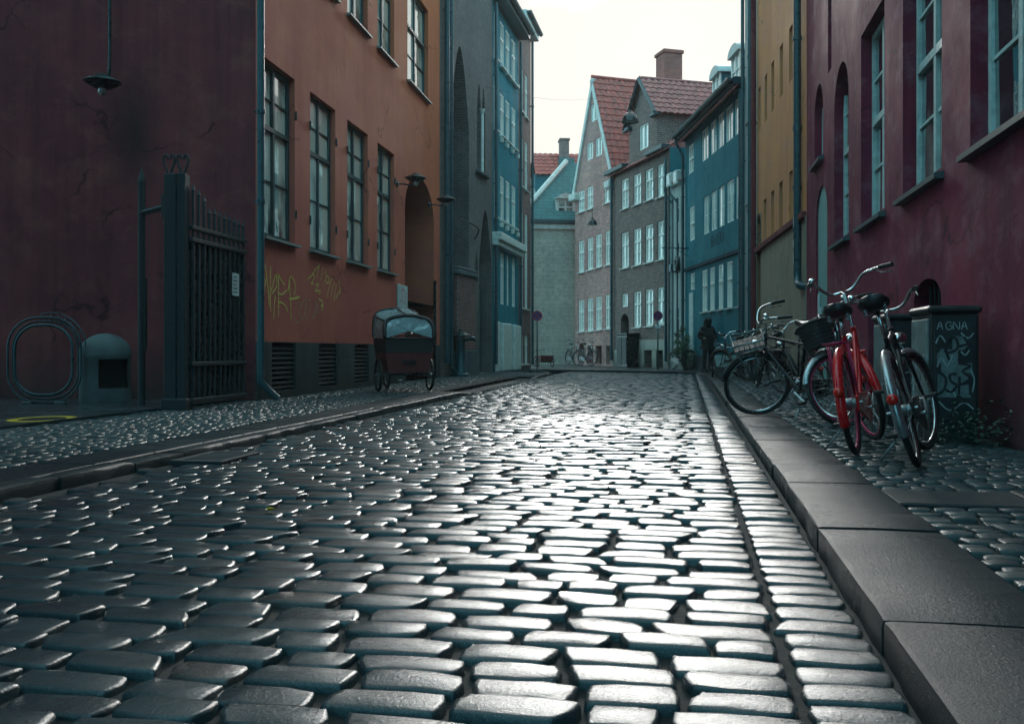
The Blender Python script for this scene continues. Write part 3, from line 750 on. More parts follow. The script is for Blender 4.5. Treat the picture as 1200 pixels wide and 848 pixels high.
# deep arched doorway: door at the back of the niche, timber transom beam
F.panel('niche_back', dict(s0=dr['s0'], s1=dr['s1'], z0=0, z1=dr['z1']), 'door_dark', .945)
F.door(dict(s0=dr['s0']+.12, s1=dr['s1']-.12, z0=.05, z1=dr['z1']-1.9, r=.94), 'door_dark', panels=3)
m = MB(); m.bbox(dr['s0']+.01, dr['s1']-.01, .80, .93, dr['z1']-1.86, dr['z1']-1.66, .01); m.build('transom', MAT['frame_green'], F.root)
F.pipe(F.s_at(298), .42, H1-.2, .052, -.095, foot=.3, clips=(.22, .335, .52, .75))
F.roof(H1, 4.2, 4.0, 'tile_red', tiles=False)
F.gutter(-.05, F.L, H1-.05)
# yellow spray scrawl and a fainter one
g = MB(); s = lambda pts, w_=.030: ribbon(g, pxpath(F, [(295+x/9.42, 295+y/9.42) for x, y in pts]), w_)
s([(90, 270), (135, 262), (118, 400), (95, 575), (118, 570), (135, 430), (150, 300)]); s([(145, 140), (160, 260), (178, 440), (190, 600)]); s([(205, 160), (200, 400), (204, 660)])
s([(195, 450), (230, 370), (262, 250), (270, 380), (215, 465)]); s([(258, 480), (245, 600), (240, 745)]); s([(288, 240), (292, 480), (292, 720)])
s([(285, 245), (320, 310), (358, 365)]); s([(280, 450), (330, 470), (385, 420)]); s([(290, 555), (340, 570), (375, 610), (392, 665)])
s([(400, 430), (408, 330), (425, 275), (460, 310), (478, 400), (465, 480)]); s([(412, 300), (420, 500), (430, 760)]); s([(412, 520), (470, 515), (530, 495)], .04)
s([(620, 300), (660, 260), (690, 255), (675, 310), (650, 355), (685, 345)], .024); s([(690, 200), (720, 175), (745, 150), (725, 230), (712, 290)], .022)
s([(785, 175), (770, 250), (758, 320)], .022); s([(820, 200), (805, 260)], .022); s([(800, 350), (830, 260), (855, 330), (820, 345)], .03); s([(880, 285), (850, 400), (825, 510)], .022)
s([(910, 340), (885, 410), (875, 500)], .02); s([(930, 360), (915, 460), (908, 545)], .022); s([(958, 310), (965, 390), (975, 460), (955, 440), (925, 520)], .022)
s([(700, 380), (735, 350), (720, 400), (695, 435), (755, 430), (740, 470)], .022); s([(735, 520), (785, 560), (760, 600), (785, 590), (765, 650)], .03); s([(700, 200), (640, 280)], .016)
g.build('graffiti', MAT['paint_yellow'], F.root)
g = MB(); s([(470, 720), (490, 780), (525, 765), (520, 640), (600, 520), (585, 680), (540, 750)], .016); s([(600, 760), (640, 640), (640, 540), (600, 560), (575, 720)], .016)
s([(660, 740), (700, 640), (690, 540), (720, 600), (735, 680)], .016); s([(480, 640), (500, 560), (540, 560), (500, 700)], .014); s([(730, 560), (700, 700), (670, 730)], .014)
g.build('graffiti', MAT['paint_faint'], F.root)
# black iron guard post set against the door jamb
o_ = F.s_at(507); m = MB(); m.bbox(o_-.06, o_+.04, -.10, -.03, .05, F.sz(507, 329)[1], .012); m.build('jamb_guard', MAT['black'], F.root)
# notice board by the door
LF1 = F
a0, a1 = F.s_at(465), F.s_at(476); c0 = F.sz(470, 362)[1]; c1 = F.sz(470, 334)[1]
nb = empty('notice_board', (F.A.x+F.u.x*a0, F.A.y+F.u.y*a0, F.z0+c0), F.rz, 'pale framed notice board on the red wall left of the arched doorway', 'notice board')
m = MB(); w_ = a1-a0; h_ = c1-c0; m.bbox(0, w_, -.035, -.002, 0, h_, .006); m.build('frame', MAT['frame_teal'], nb)
m = MB(); m.quad((.05, -.038, .05), (w_-.05, -.038, .05), (w_-.05, -.038, h_-.05), (.05, -.038, h_-.05)); m.build('sheet', MAT['paper'], nb)
m = MB()
ribbon(m, [(w_*.25, h_*.3), (w_*.4, h_*.5), (w_*.3, h_*.75), (w_*.6, h_*.8), (w_*.7, h_*.4), (w_*.5, h_*.25)], .03, -.041); m.build('print', MAT['sign_red'], nb)
# shaded gable of the same house, facing the forecourt
G1 = Facade('gable_wall', (-13.5, 13.45), (-3.625, 13.03), 'dark red plastered gable wall behind the iron gate', 'wall')
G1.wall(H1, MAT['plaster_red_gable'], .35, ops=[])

# unseen neighbour added to darken the gable, continuing the street line behind the camera
F = Facade('unseen_house', (-5.77-.16*9, -9.0), (-5.77+.16*7.3, 7.3), 'unseen brown plastered house added on the near left to shade the forecourt')
for k in range(4): F.ops.append(dict(s0=1.5+k*3.9, s1=2.7+k*3.9, z0=1.5, z1=3.6, r=.15)); F.ops.append(dict(s0=1.5+k*3.9, s1=2.7+k*3.9, z0=5.4, z1=7.5, r=.15))
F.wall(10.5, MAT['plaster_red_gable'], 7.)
for o in F.ops: F.window(o, 2, (.63,), (2, 1), 'frame_green', 'glass_l', fw=.065, sill='sill')
F.roof(10.5, 3.5, 3.2, 'tile_red', tiles=False)
# --- brick church-like building with pointed arches
F = Facade('brick_building', (-1.90, 24.26), (-.62, 28.95), 'grey brick building with tall pointed arch recess and lancet windows')
tall = F.rect(528, 549.5, 56, 318, 539); tall.update(arch='pointed', r=.5, rise=2.2); tall['z1'] = F.sz(537, 52)[1]
l1 = F.rect(559, 563.6, 98, 201, 561); l2 = F.rect(564.8, 568.6, 108, 207, 566)
for o in (l1, l2): o.update(arch='pointed', r=.3, rise=.8)
l2['z0'] = l1['z0']; l2['z1'] = l1['z1']
low = F.rect(561.5, 576.3, 245, 436, 567); low.update(arch='pointed', r=.42, rise=1.6, z0=0.05); low['s1'] = min(low['s1'], F.L-.08)
sm = F.rect(556.5, 560.5, 296, 330, 558); sm.update(arch='pointed', r=.22, rise=.5); sm['s1'] = min(sm['s1'], low['s0']-.06)
F.ops = [tall, l1, l2, low, sm]
F.wall(13.2, MAT['brick_grey'], 8.)
w_ = F.panel('recess_wall', tall, 'brick_dark', .49)
m = MB(); n = 4
for i in range(1, n): q = tall['s0']+(tall['s1']-tall['s0'])*i/n; m.box(q-.06, q+.06, .38, .49, tall['z0'], tall['z1']-1.0)
m.build('pier', MAT['brick_dark'], F.root)
for o in (l1, l2): F.window(o, 1, (.35, .7), (1, 1, 1), 'frame_green', 'glass_n', r=.29, fw=.04)
m = MB(); q = (l1['s1']+l2['s0'])/2; m.tube([(q, -.02, l1['z0']), (q, -.02, l1['z1']-.85)], .055, 10); m.tube([(q, -.02, l1['z1']-.85), (q, -.02, l1['z1']-.7)], [.06, .1], 10); m.build('colonnette', MAT['trim_white'], F.root, True, angle=50)
m = MB(); m.prism([(-.14, -.09), (-.14, -.03), (.1, .03), (.1, -.09)], 'x', l1['s0']-.15, l2['s1']+.15, Matrix.Translation((0, 0, l1['z0']))); m.build('sill', MAT['lead'], F.root)
F.panel('recess_wall', low, 'brick_dark', .41); F.window(sm, 1, (), (1,), 'frame_green', 'glass_n', r=.2, fw=.03)
F.door(dict(s0=low['s0']+.05, s1=low['s1']-.05, z0=.05, z1=F.sz(568, 335)[1], r=.40), 'door_green', panels=4, leafs=2)
a0, a1 = F.s_at(531), F.s_at(552)
m = MB(); m.bbox(a0, a1, -.14, .0, .75, F.sz(541, 324)[1], .02); m.build('pilaster', MAT['brick_red'], F.root)
m = MB(); z = F.sz(541, 324)[1]; m.bbox(a0-.06, a1+.06, -.2, .0, z, z+.14, .03); m.bbox(a0-.02, a1+.02, -.17, .0, z+.14, z+.24, .03); m.build('impost', MAT['concrete'], F.root)
m = MB(); m.bbox(a0-.04, (a0+a1)/2-.12, -.22, 0, -.1, .74, .02); m.bbox((a0+a1)/2-.08, a1+.04, -.21, 0, -.1, .745, .02); m.bbox(a1+.05, F.L-1.9 if F.L-1.9 > a1+.1 else a1+.1, -.06, 0, -.1, .5, .02); m.build('plinth_stone', MAT['concrete'], F.root)
F.pipe(F.s_at(519), .4, 12.9, .075, -.12, clips=(.25, .5, .75)); F.pipe(F.s_at(524.5), .4, 12.9, .055, -.11, foot=.4, clips=(.2, .45, .7))
m = MB(); z = F.sz(540, 262)[1]; m.tube(smoothpath([(a0-.2, -.25, z), (a0+.5, -.25, z+.02), (a1, -.22, z-.02), (a1+.25, -.1, z-.2), (a1+.3, .0, z-.3)], 4), .022, 6); m.build('iron_bracket', MAT['iron'], F.root)
F.roof(13.2, 4.2, 3.5, 'roof_grey', tiles=False); LF2 = F

# --- blue house with white boards on its shop front
F = Facade('blue_house', (-.617, 29.0), (.242, 32.95), 'teal blue house with white boarded shop front on the left side')
colx = [(579.2, 581.6), (586, 590.5), (592.6, 597.2), (599.5, 604)]
zr = [(10.0, 11.5), (7.75, 9.15), (5.0, 6.45)]
for (x0, x1) in colx:
    for (z0, z1) in zr: F.ops.append(dict(s0=F.s_at(x0), s1=F.s_at(x1), z0=z0, z1=z1, r=.07))
nW = len(F.ops)
shop = [dict(s0=F.s_at(x0), s1=F.s_at(x1), z0=2.25, z1=3.95, r=.1) for (x0, x1) in ((579.4, 582), (586.5, 591.5), (594, 597), (600, 604.5))]
F.ops += shop
F.wall(12.0, MAT['blue'], 8.)
for o in F.ops[:nW]: F.window(o, 2, (.62,), (1, 1), 'frame_white', 'glass_n', sill='trim_white', fw=.06, sd=.13)
for o in shop: F.window(o, 2, (.75,), (1, 1), 'frame_white', 'glass_n', fw=.07)
F.band('cornice', -.02, F.L-.05, 4.22, 4.46, .30, 'trim_white'); F.band('cornice', -.015, F.L-.06, 4.05, 4.22, .2, 'trim_white')
for (x0, x1) in ((579, 584.2), (584.8, 590.6), (591.4, 597.5), (598.2, 602.6), (603.2, 607.2)):
    m = MB(); m.bbox(F.s_at(x0)+.035, F.s_at(x1)-.035, -.05-rnd.uniform(0, .12), -.0, .06, 1.62+rnd.uniform(-.05, .05), .03); m.build('shop_board', MAT['trim_white'], F.root)
m = MB(); m.bbox(.0, F.L-.06, -.13, -.005, -.05, .06, .01); m.build('plinth', MAT['concrete'], F.root)
m = MB()
for z in (4.95, 7.7, 10.15):
    for k in range(4): q = 1.0+k*.85; m = MB(); m.bbox(q-.05, q+.05, -.13, 0, z-.22, z-.06, .02); m.build('console', MAT['trim_white'], F.root)
F.pipe(.10, .3, 11.7, .055, -.1, clips=(.2, .5, .8)); F.pipe(F.L-.12, .3, 11.7, .05, -.1, clips=(.3, .6))
F.band('eaves', -.05, F.L+.02, 11.8, 12.08, .42, 'frame_green'); F.gutter(-.05, F.L, 12.02, -.5, .09)
F.roof(12.0, 4., 1.4, 'lead', .4, tiles=False); LF3 = F

# --- narrow red brick house at the corner
F = Facade('corner_house', (.244, 32.97), (.722, 35.4), 'narrow red brick house at the far left street corner')
for (x0, x1) in ((609.6, 613), (615, 618.4)):
    for (z0, z1) in ((9.4, 11.0), (6.7, 8.5), (2.3, 5.8), (.25, 1.3)): F.ops.append(dict(s0=F.s_at(x0), s1=F.s_at(x1), z0=z0, z1=z1, r=.08))
F.wall(12.9, MAT['brick_red'], 8.)
for o in F.ops: F.window(o, 2, (.62,), (1, 1), 'frame_white', 'glass_n', fw=.06, sill='trim_white')
F.band('eaves', -.05, F.L+.12, 12.6, 12.9, .3, 'trim_white'); F.gutter(-.05, F.L+.1, 12.85, -.38, .08); F.pipe(F.L-.2, .2, 12.5, .05, -.1)
F.roof(12.9, 4., 1.2, 'lead', tiles=False); LF4 = F

# ------------------------------------------------------------------ END OF THE STREET
F = Facade('pale_house', (.55, 45.0), (4.3, 45.6), 'pale rendered house with green slate roof and white dormer at the street end')
zE = F.sz(650, 262)[1]
F.wall(zE, MAT['brick_pale'], 8., ops=[])
F.band('eaves', -.1, F.L, zE-.02, zE+.18, .22, 'lead'); F.band('cornice', -.1, F.L, zE-.28, zE-.025, .12, 'trim_white')
m = MB(); sl = .75; f3 = lambda px, dz: Vector((0, 0, 0))
def roofpt(px, py):                                  # point of the sloping roof plane seen at a pixel: y = k (z - zE)
    k = .62; best = None
    a = ray(px); lo, hi = 0., 12.
    for _ in range(50):
        y = (lo+hi)/2; d = F.A.y + y; z = zat(py, d) - F.z0
        if k*(z-zE-.16) > y: lo = y
        else: hi = y
    d = F.A.y + y; return Vector((a*d - F.A.x, y, zat(py, d)-F.z0))
pa, pb = roofpt(621, 259), roofpt(621, 243); pc = roofpt(672.5, 189); pd = roofpt(700, 189); pe = roofpt(700, 259)
m.poly([pa, pe, pd, pc, pb]); m.poly([p+Vector((0, .12, -.12)) for p in (pa, pe, pd, pc, pb)])
m.build('roof', MAT['slate'], F.root)
m = MB(); d_ = Vector((-.02, -.06, .08)); 
for q0, q1 in ((pb, pc),): m.tube([q0+d_, q1+d_], .13, 6)
m.build('verge_board', MAT['trim_white'], F.root)
# dormer
y0 = .35; D = F.A.y+y0; X = lambda px: ray(px)*D-F.A.x; Zz = lambda py: zat(py, D)-F.z0
m = MB(); m.box(X(653.5), X(677), y0, y0+2.2, Zz(257), Zz(231)); 
dm = m.build('dormer', MAT['trim_white'], F.root)
m = MB(); n = 10; pts = [(X(652.5), Zz(231.5))]+[(X(653)+(X(677)-X(653))*i/n, Zz(230.5)+.22*math.sin(PI*i/n)) for i in range(n+1)]+[(X(677.5), Zz(231.5))]
m.prism(pts, 'y', y0-.12, y0+2.3); m.build('dormer_roof', MAT['trim_white'], dm)
m = MB()
for (x0, x1) in ((657, 664.2), (666.2, 673.5)):
    for (t, b) in ((234, 240.5), (242.5, 255)): m.quad((X(x0), y0-.004, Zz(b)), (X(x1), y0-.004, Zz(b)), (X(x1), y0-.004, Zz(t)), (X(x0), y0-.004, Zz(t)))
m.build('pane', MAT['glass_n'], dm)
F.pipe(.42, .2, zE-.3, .05, -.09, mat='trim_white', clips=(.4, .7))
# grey roofed annexe behind to the left
F2 = Facade('grey_roofed_house', (-.9, 47.0), (1.75, 47.2), 'low house with pale grey roof behind the green slate roof'); F2.wall(6.9, MAT['plaster_gable'], 5., ops=[])
m = MB(); z0 = 6.85; X2 = lambda px, d: ray(px)*d-F2.A.x
m.poly([(-.2, -.2, z0), (X2(642.5, 47), -.2, z0), (X2(641, 47), .1, z0+.25), (X2(622, 48.6), 2.6, zat(193, 49.6)-.05), (-.2, 2.6, zat(193, 49.6)-.05)]); m.build('roof', MAT['roof_grey'], F2.root)
m = MB(); m.box(-.2, 2.66, -.28, -.2, z0-.08, z0+.06); m.build('gutter', MAT['trim_white'], F2.root)
# red tiled house further back
F3 = Facade('tiled_house', (1.3, 52.0), (6.2, 52.4), 'far house with red tiled roof and yellowish chimney against the sky'); zE3 = zat(203, 52)-.05
F3.wall(zE3, MAT['teal_wall'], 6., ops=[])
m = MB(); rr = zat(179, 53.2)-.05-zE3; tile_sheet(m, Vector((-.0, -.15, zE3-.1)), Vector((F3.L, 0, 0)), Vector((0, 1.6, rr+.1)), .3, .32); m.quad((0, 1.45, zE3+rr), (F3.L, 1.45, zE3+rr), (F3.L, 4.5, zE3), (0, 4.5, zE3))
rf = m.build('roof', MAT['tile_red'], F3.root, True, angle=50)
m = MB(); d = 52.9; x0, x1 = ray(657.5)*d-1.3, ray(668)*d-1.3; zt_, zb_ = zat(164, d), zat(190, d)
m.bbox(x0, x1, .6, 1.3, zb_-.6, zt_, .03); m.bbox(x0-.05, x1+.05, .55, 1.35, zt_-.12, zt_+.02, .03); m.build('chimney', MAT['brick_brown'], rf)
m = MB(); m.bbox(x0-.12, x1+.25, .2, .6, zat(196, d), zat(188.5, d), .03); m.build('dormer', MAT['slate'], rf)

# --- brick gabled house
PB = (5.995, 35.0); PM = (4.425, 40.5); PE = (3.05, 44.5)
F = Facade('gabled_house', PE, PM, 'pinkish brick house with tall white edged gable and red roof')
xs1 = [(678, 684.6), (688.4, 695), (698, 705), (709.4, 716.3)]
T = F.ops
for (x0, x1), yt, yb in zip(xs1, (352, 350, 348, 346), (388.5, 387.5, 386.3, 385)): T.append(F.rect(x0, x1, yt, yb))
for (x0, x1), yt, yb in zip(xs1, (283, 279.5, 275.5, 271.5), (319.7, 316.7, 313.7, 310.7)): T.append(F.rect(x0, x1, yt, yb))
for (x0, x1, yt, yb) in ((677.8, 685, 225, 249.5), (688, 695, 220, 246), (708, 716.6, 212, 239)): T.append(F.rect(x0, x1, yt, yb))
att = [(687.7, 694.8, 169, 189), (698, 705.4, 163, 184.5), (692.5, 699.5, 124, 144)]
grd = [F.rect(678, 684.5, 402, 429), F.rect(688.5, 695, 405, 429), F.rect(698, 705, 405, 429), F.rect(710, 718 if False else 716.5, 405, 429)]
for o in grd: o.update(z0=.12, r=.25)
grd[0].update(arch='round', rise=.3)
for o in T: o['r'] = .09
eR = F.sz(717, 205)[1]; eave = eR; pk = F.sz(697.5, 90)[1]; mid = F.L*.5
AT = [F.rect(*a) for a in att]
for o in AT: o['r'] = .09
Z1 = max(o['z1'] for o in T)+.01
F.ops = T + grd
# body up to the eaves with openings above the eaves handled in the gable sheet
F.wall(eave, MAT['brick_pink'], 9.)
gb = MB(); mxs = sorted({0., F.L, mid} | {o[k] for o in AT for k in ('s0', 's1')})
def gh(s): return eave + (pk-eave)*(1-abs(s-mid)/mid)
for i in range(len(mxs)-1):
    a, b = mxs[i], mxs[i+1]; hs = sorted([o for o in AT if o['s0'] < (a+b)/2 < o['s1']], key=lambda o: o['z0']); z = eave+.001
    for o in hs: gb.quad((a, 0, z), (b, 0, z), (b, 0, o['z0']), (a, 0, o['z0'])); z = o['z1']
    gb.quad((a, 0, z), (b, 0, z), (b, 0, max(z, gh(b))), (a, 0, max(z, gh(a))))
for o in AT:
    a, b, c, d = o['s0'], o['s1'], o['z0'], o['z1']
    gb.quad((a, 0, c), (a, 0, d), (a, .09, d), (a, .09, c)); gb.quad((b, 0, c), (b, 0, d), (b, .09, d), (b, .09, c)); gb.quad((a, 0, d), (b, 0, d), (b, .09, d), (a, .09, d)); gb.quad((a, 0, c), (b, 0, c), (b, .09, c), (a, .09, c))
gb.build('gable', MAT['brick_pink'], F.root)
for o in T: F.window(o, 2, (.62,), (2, 1), 'frame_white', 'glass_b', fw=.085, sill='trim_white', barw=.04)
for o in AT: F.window(o, 2, (), (1,), 'frame_white', 'glass_b', fw=.07, barw=.03)
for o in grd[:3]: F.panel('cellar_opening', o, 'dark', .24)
F.door(grd[3], 'frame_teal', leafs=2, panels=1)
m = MB(); dep = 9.
for sgn in (0, 1):
    e0 = Vector((F.L+.25 if sgn else -.25, -.06, eave-.25)); r0 = Vector((mid, -.06, pk+.03))
    tile_sheet(m, e0, Vector((0, dep, 0)), r0-e0, .27, .34)
m.tube([(mid, -.08, pk+.06), (mid, dep, pk+.06)], .09, 8); m.poly([(0, dep, eave), (F.L, dep, eave), (mid, dep, pk)])
rf = m.build('roof', MAT['tile_red'], F.root, True, angle=50)
m = MB()
for e0 in (Vector((-.22, -.09, eave-.2)), Vector((F.L+.2, -.09, eave-.2))):
    r0 = Vector((mid, -.09, pk)); dd = (r0-e0).normalized(); nn = Vector((dd.z, 0, -dd.x))*(1 if e0.x < 0 else -1)
    q = [e0, r0, r0+nn*.22, e0+nn*.22]; m.poly(q); m.poly([p+Vector((0, .14, 0)) for p in q])
    for i in range(4): m.quad(q[i], q[(i+1) % 4], q[(i+1) % 4]+Vector((0, .14, 0)), q[i]+Vector((0, .14, 0)))
m.bbox(-.3, .45, -.25, .05, eave-.55, eave-.2, .05); m.bbox(F.L-.45, F.L+.1, -.25, .05, eave-.6, eave-.25, .05)
m.build('verge_board', MAT['trim_white'], F.root)
a0 = F.s_at(684)
# --- brown brick house with tall wall dormer
F = Facade('dormered_house', PM, PB, 'brown brick house with wall dormer, brick chimney and pale stone base')
cols2 = [(728.2, 736.5), (742.4, 751), (756, 765.3), (770.4, 780.3)]
T = []
for (x0, x1), yt, yb in zip(cols2, (211.5, 205.7, 200, 194), (246, 241, 236, 232)): T.append(F.rect(x0, x1, yt, yb))
for (x0, x1), yt, yb in zip(cols2, (273.5, 269, 264.5, 260), (314.8, 311.5, 308, 304.7)): T.append(F.rect(x0, x1, yt, yb))
for (x0, x1), yt, yb in zip(cols2[1:], (342, 339.5, 337), (383.5, 382, 380)): T.append(F.rect(x0, x1, yt, yb))
small = F.rect(728.5, 735.5, 344.5, 360); small['r'] = .1
for o in T: o['r'] = .1
dro = F.rect(727.3, 737, 368, 430); dro.update(arch='round', rise=.4, r=.5, z0=.05)
b1, b2 = F.rect(756, 764.5, 405, 430), F.rect(770, 777.5, 405, 430)
for o in (b1, b2): o.update(z0=.05, r=.3)
eave = F.sz(781, 174)[1]; F.ops = T+[small, dro, b1, b2]
F.wall(eave, MAT['brick_brown'], 8.)
for o in T: F.window(o, 2, (.64,), (2, 1), 'frame_white', 'glass_b', fw=.08, sill='trim_white', barw=.038)
F.window(small, 2, (), (1,), 'frame_white', 'glass_b', fw=.07)
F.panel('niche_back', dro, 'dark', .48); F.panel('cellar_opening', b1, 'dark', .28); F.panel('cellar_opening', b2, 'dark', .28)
m = MB(); zt_ = F.sz(765, 398)[1]; e = .04
for (x, y) in ((.1, dro['s0']-.06), (dro['s1']+.06, b1['s0']-.02), (b1['s1']+.02, b2['s0']-.02), (b2['s1']+.02, F.L-.05)):
    m = MB(); m.bbox(x, y, -e, 0, 0, zt_-.42, .01); m.build('stone_base', MAT['plaster_gable'], F.root)
m = MB(); m.bbox(b1['s0']-.5, F.L-.05, -e-.01, 0, zt_-.42, zt_, .01); m.build('stone_base', MAT['plaster_gable'], F.root)
# side wall above the lower neighbour, plastered
m = MB(); m.quad((F.L+.004, .0, 5.), (F.L+.004, 8, 5.), (F.L+.004, 8, eave), (F.L+.004, 0, eave)); m.build('side_wall', MAT['teal_wall'], F.root)
# wall dormer
q0, q1 = F.s_at(737.5), F.s_at(769.5); zd = F.sz(768, 126)[1]; zp = F.sz(753, 93)[1]; dw = F.rect(749, 759.7, 148.5, 177.5); dw['r'] = .1
zd = F.sz(769, 128)[1]; dep = 5.4; mdd = (q0+q1)/2; gb = MB()
ss = sorted({q0, q1, mdd, dw['s0'], dw['s1']})
def dh(s): return zd + (zp-zd)*(1-abs(s-mdd)/((q1-q0)/2))
for a, b in zip(ss[:-1], ss[1:]):
    if dw['s0'] < (a+b)/2 < dw['s1']:
        gb.quad((a, 0, eave+.001), (b, 0, eave+.001), (b, 0, dw['z0']), (a, 0, dw['z0'])); gb.quad((a, 0, dw['z1']), (b, 0, dw['z1']), (b, 0, dh(b)), (a, 0, dh(a)))
    else: gb.quad((a, 0, eave+.001), (b, 0, eave+.001), (b, 0, dh(b)), (a, 0, dh(a)))
a, b, c, d = dw['s0'], dw['s1'], dw['z0'], dw['z1']
gb.quad((a, 0, c), (a, 0, d), (a, .1, d), (a, .1, c)); gb.quad((b, 0, c), (b, 0, d), (b, .1, d), (b, .1, c)); gb.quad((a, 0, d), (b, 0, d), (b, .1, d), (a, .1, d))
for s in (q0, q1): gb.quad((s, 0, eave+.001), (s, dep, eave+.001), (s, dep, zd), (s, 0, zd))
gb.build('wall_dormer', MAT['brick_brown'], F.root)
F.window(dw, 2, (), (1,), 'frame_white', 'glass_b', fw=.07)
m = MB()
for sg in (0, 1):
    e0 = Vector((q1+.22 if sg else q0-.22, -.15, zd-.2)); r0 = Vector((mdd, -.15, zp+.03)); tile_sheet(m, e0, Vector((0, dep, 0)), r0-e0, .27, .3)
m.tube([(mdd, -.15, zp+.05), (mdd, dep, zp+.05)], .08, 8); m.build('dormer_roof', MAT['tile_dark'], F.root, True, angle=50)
m = MB(); 
for e0 in (Vector((q0-.2, -.18, zd-.18)), Vector((q1+.2, -.18, zd-.18))):
    m.tube([e0, Vector((mdd, -.18, zp+.02))], .07, 5)
m.bbox(q0-.3, q0+.3, -.2, .02, zd-.3, zd-.12, .03); m.bbox(q1-.3, q1+.25, -.2, .02, zd-.3, zd-.12, .03)
m.build('verge_board', MAT['frame_green'], F.root)
# main roof behind, ridge parallel with the street, chimney standing on it
m = MB(); run, rise = 4.0, zp-eave+.15
tile_sheet(m, Vector((0, -.2, eave-.15)), Vector((F.L, 0, 0)), Vector((0, run+.2, rise+.15)), .27, .34); m.quad((0, run, eave+rise), (F.L, run, eave+rise), (F.L, 8, eave), (0, 8, eave)); 
for s in (.01, F.L-.01): m.add([(s, 0, eave), (s, run, eave+rise-.03), (s, 8, eave)], [(0, 1, 2)])
rf = m.build('roof', MAT['tile_dark'], F.root, True, angle=50)
d = 40.2; cpt = at(784, 66, d); loc = Matrix.Rotation(-F.rz, 4, 'Z') @ (cpt-Vector((PM[0], PM[1], F.z0)))
m = MB(); hh = .43; zb_ = zat(95, d)-F.z0; m.bbox(loc.x-hh, loc.x+hh, loc.y-hh, loc.y+hh, zb_-1.5, loc.z, .02); m.bbox(loc.x-hh-.06, loc.x+hh+.06, loc.y-hh-.06, loc.y+hh+.06, loc.z, loc.z+.16, .03)
m.build('chimney', MAT['brick_chimney'], rf)
# gutters with their brackets and downpipes
m = MB(); m.bbox(-.3, q0-.05, -.32, .05, eave-.06, eave+.14, .03); m.build('eaves', MAT['frame_green'], F.root); m = MB(); m.bbox(q1-.5, F.L-.05, -.32, .05, eave-.06, eave+.14, .03); m.build('eaves', MAT['frame_green'], F.root)
F.pipe(.12, .3, eave-.1, .06, -.11, clips=(.3, .6, .9)); F.pipe(F.L-.14, .3, eave-.4, .055, -.11, clips=(.3, .7)); RB2 = F
# dark green transformer kiosk before the brown house
k0, k1 = F.s_at(737), F.s_at(749.5); kz = F.sz(745, 391)[1]
kp = F.A + F.u*k0 + Vector((F.u.y, -F.u.x))*.55
ks = empty('street_kiosk', (kp.x, kp.y, .095), F.rz, 'tall black closed kiosk box before the brown brick house', 'kiosk')
m = MB(); W_ = k1-k0; m.bbox(0, W_, 0, .5, 0, kz-.1, .02); m.build('body', MAT['black'], ks)
m = MB(); m.bbox(-.04, W_+.04, -.04, .54, kz-.1, kz-.02, .02); m.build('cap', MAT['black'], ks)
m = MB(); m.bbox(.06, W_/2-.02, -.02, .0, .12, kz-.2, .008); m.bbox(W_/2+.02, W_-.06, -.02, .0, .12, kz-.2, .008); m.build('door', MAT['door_dark'], ks)

# --- slim pale house with dormer hoppers
PN = (6.33, 33.7)
F = Facade('slim_house', PB, PN, 'slim pale teal house squeezed between brown brick and blue houses')
F.A = Vector(PB)
zN = zat(215, 34.4)-.05; F.ops = []
for (x0, x1) in ((785.8, 789.2), (792.2, 795.6), (798.2, 800.6)):
    F.ops.append(F.rect(x0, x1, 284, 328)); F.ops.append(F.rect(x0, x1, 232, 262)); F.ops.append(F.rect(x0, x1, 360, 392))
for o in F.ops: o['r'] = .08
F.wall(zN, MAT['plaster_pale'], 6.)
for o in F.ops: F.window(o, 1, (.6,), (1, 1), 'frame_teal', 'glass_n', fw=.04)
F.band('shop_base', .02, F.L-.02, 0, zat(352, 34.4)-.1, .02, 'teal_wall') if False else None
m = MB()
for t in (.25, .7):
    s_ = F.L*t; m = MB(); m.bbox(s_-.2, s_+.16, -.22, .7, zN-.1, zN+.42, .03); dm = m.build('dormer', MAT['trim_white'], F.root)
    m = MB(); m.quad((s_-.13, -.225, zN), (s_+.09, -.225, zN), (s_+.09, -.225, zN+.34), (s_-.13, -.225, zN+.34)); m.build('pane', MAT['glass_n'], dm)
F.pipe(F.L*.06, .3, zN-.3, .032, -.07); 
for t in (.36, .66):
    s_ = F.L*t; m = MB(); m.tube(smoothpath([(s_-.18, -.35, zN-.15), (s_-.18, -.3, zN-.4), (s_, -.12, zN-.75), (s_, -.10, zN-1.1), (s_, -.10, .3)], 3), .032, 8); m.bbox(s_-.1, s_+.1, -.22, -.02, zN-3.3, zN-3.0, .02); m.build('drainpipe', MAT['pipe'], F.root, True, angle=40)
m = MB(); tile_sheet(m, Vector((0, -.15, zN)), Vector((F.L, 0, 0)), Vector((0, 3.4, 1.0)), .27, .34); m.build('roof', MAT['tile_dark'], F.root, True, angle=50)

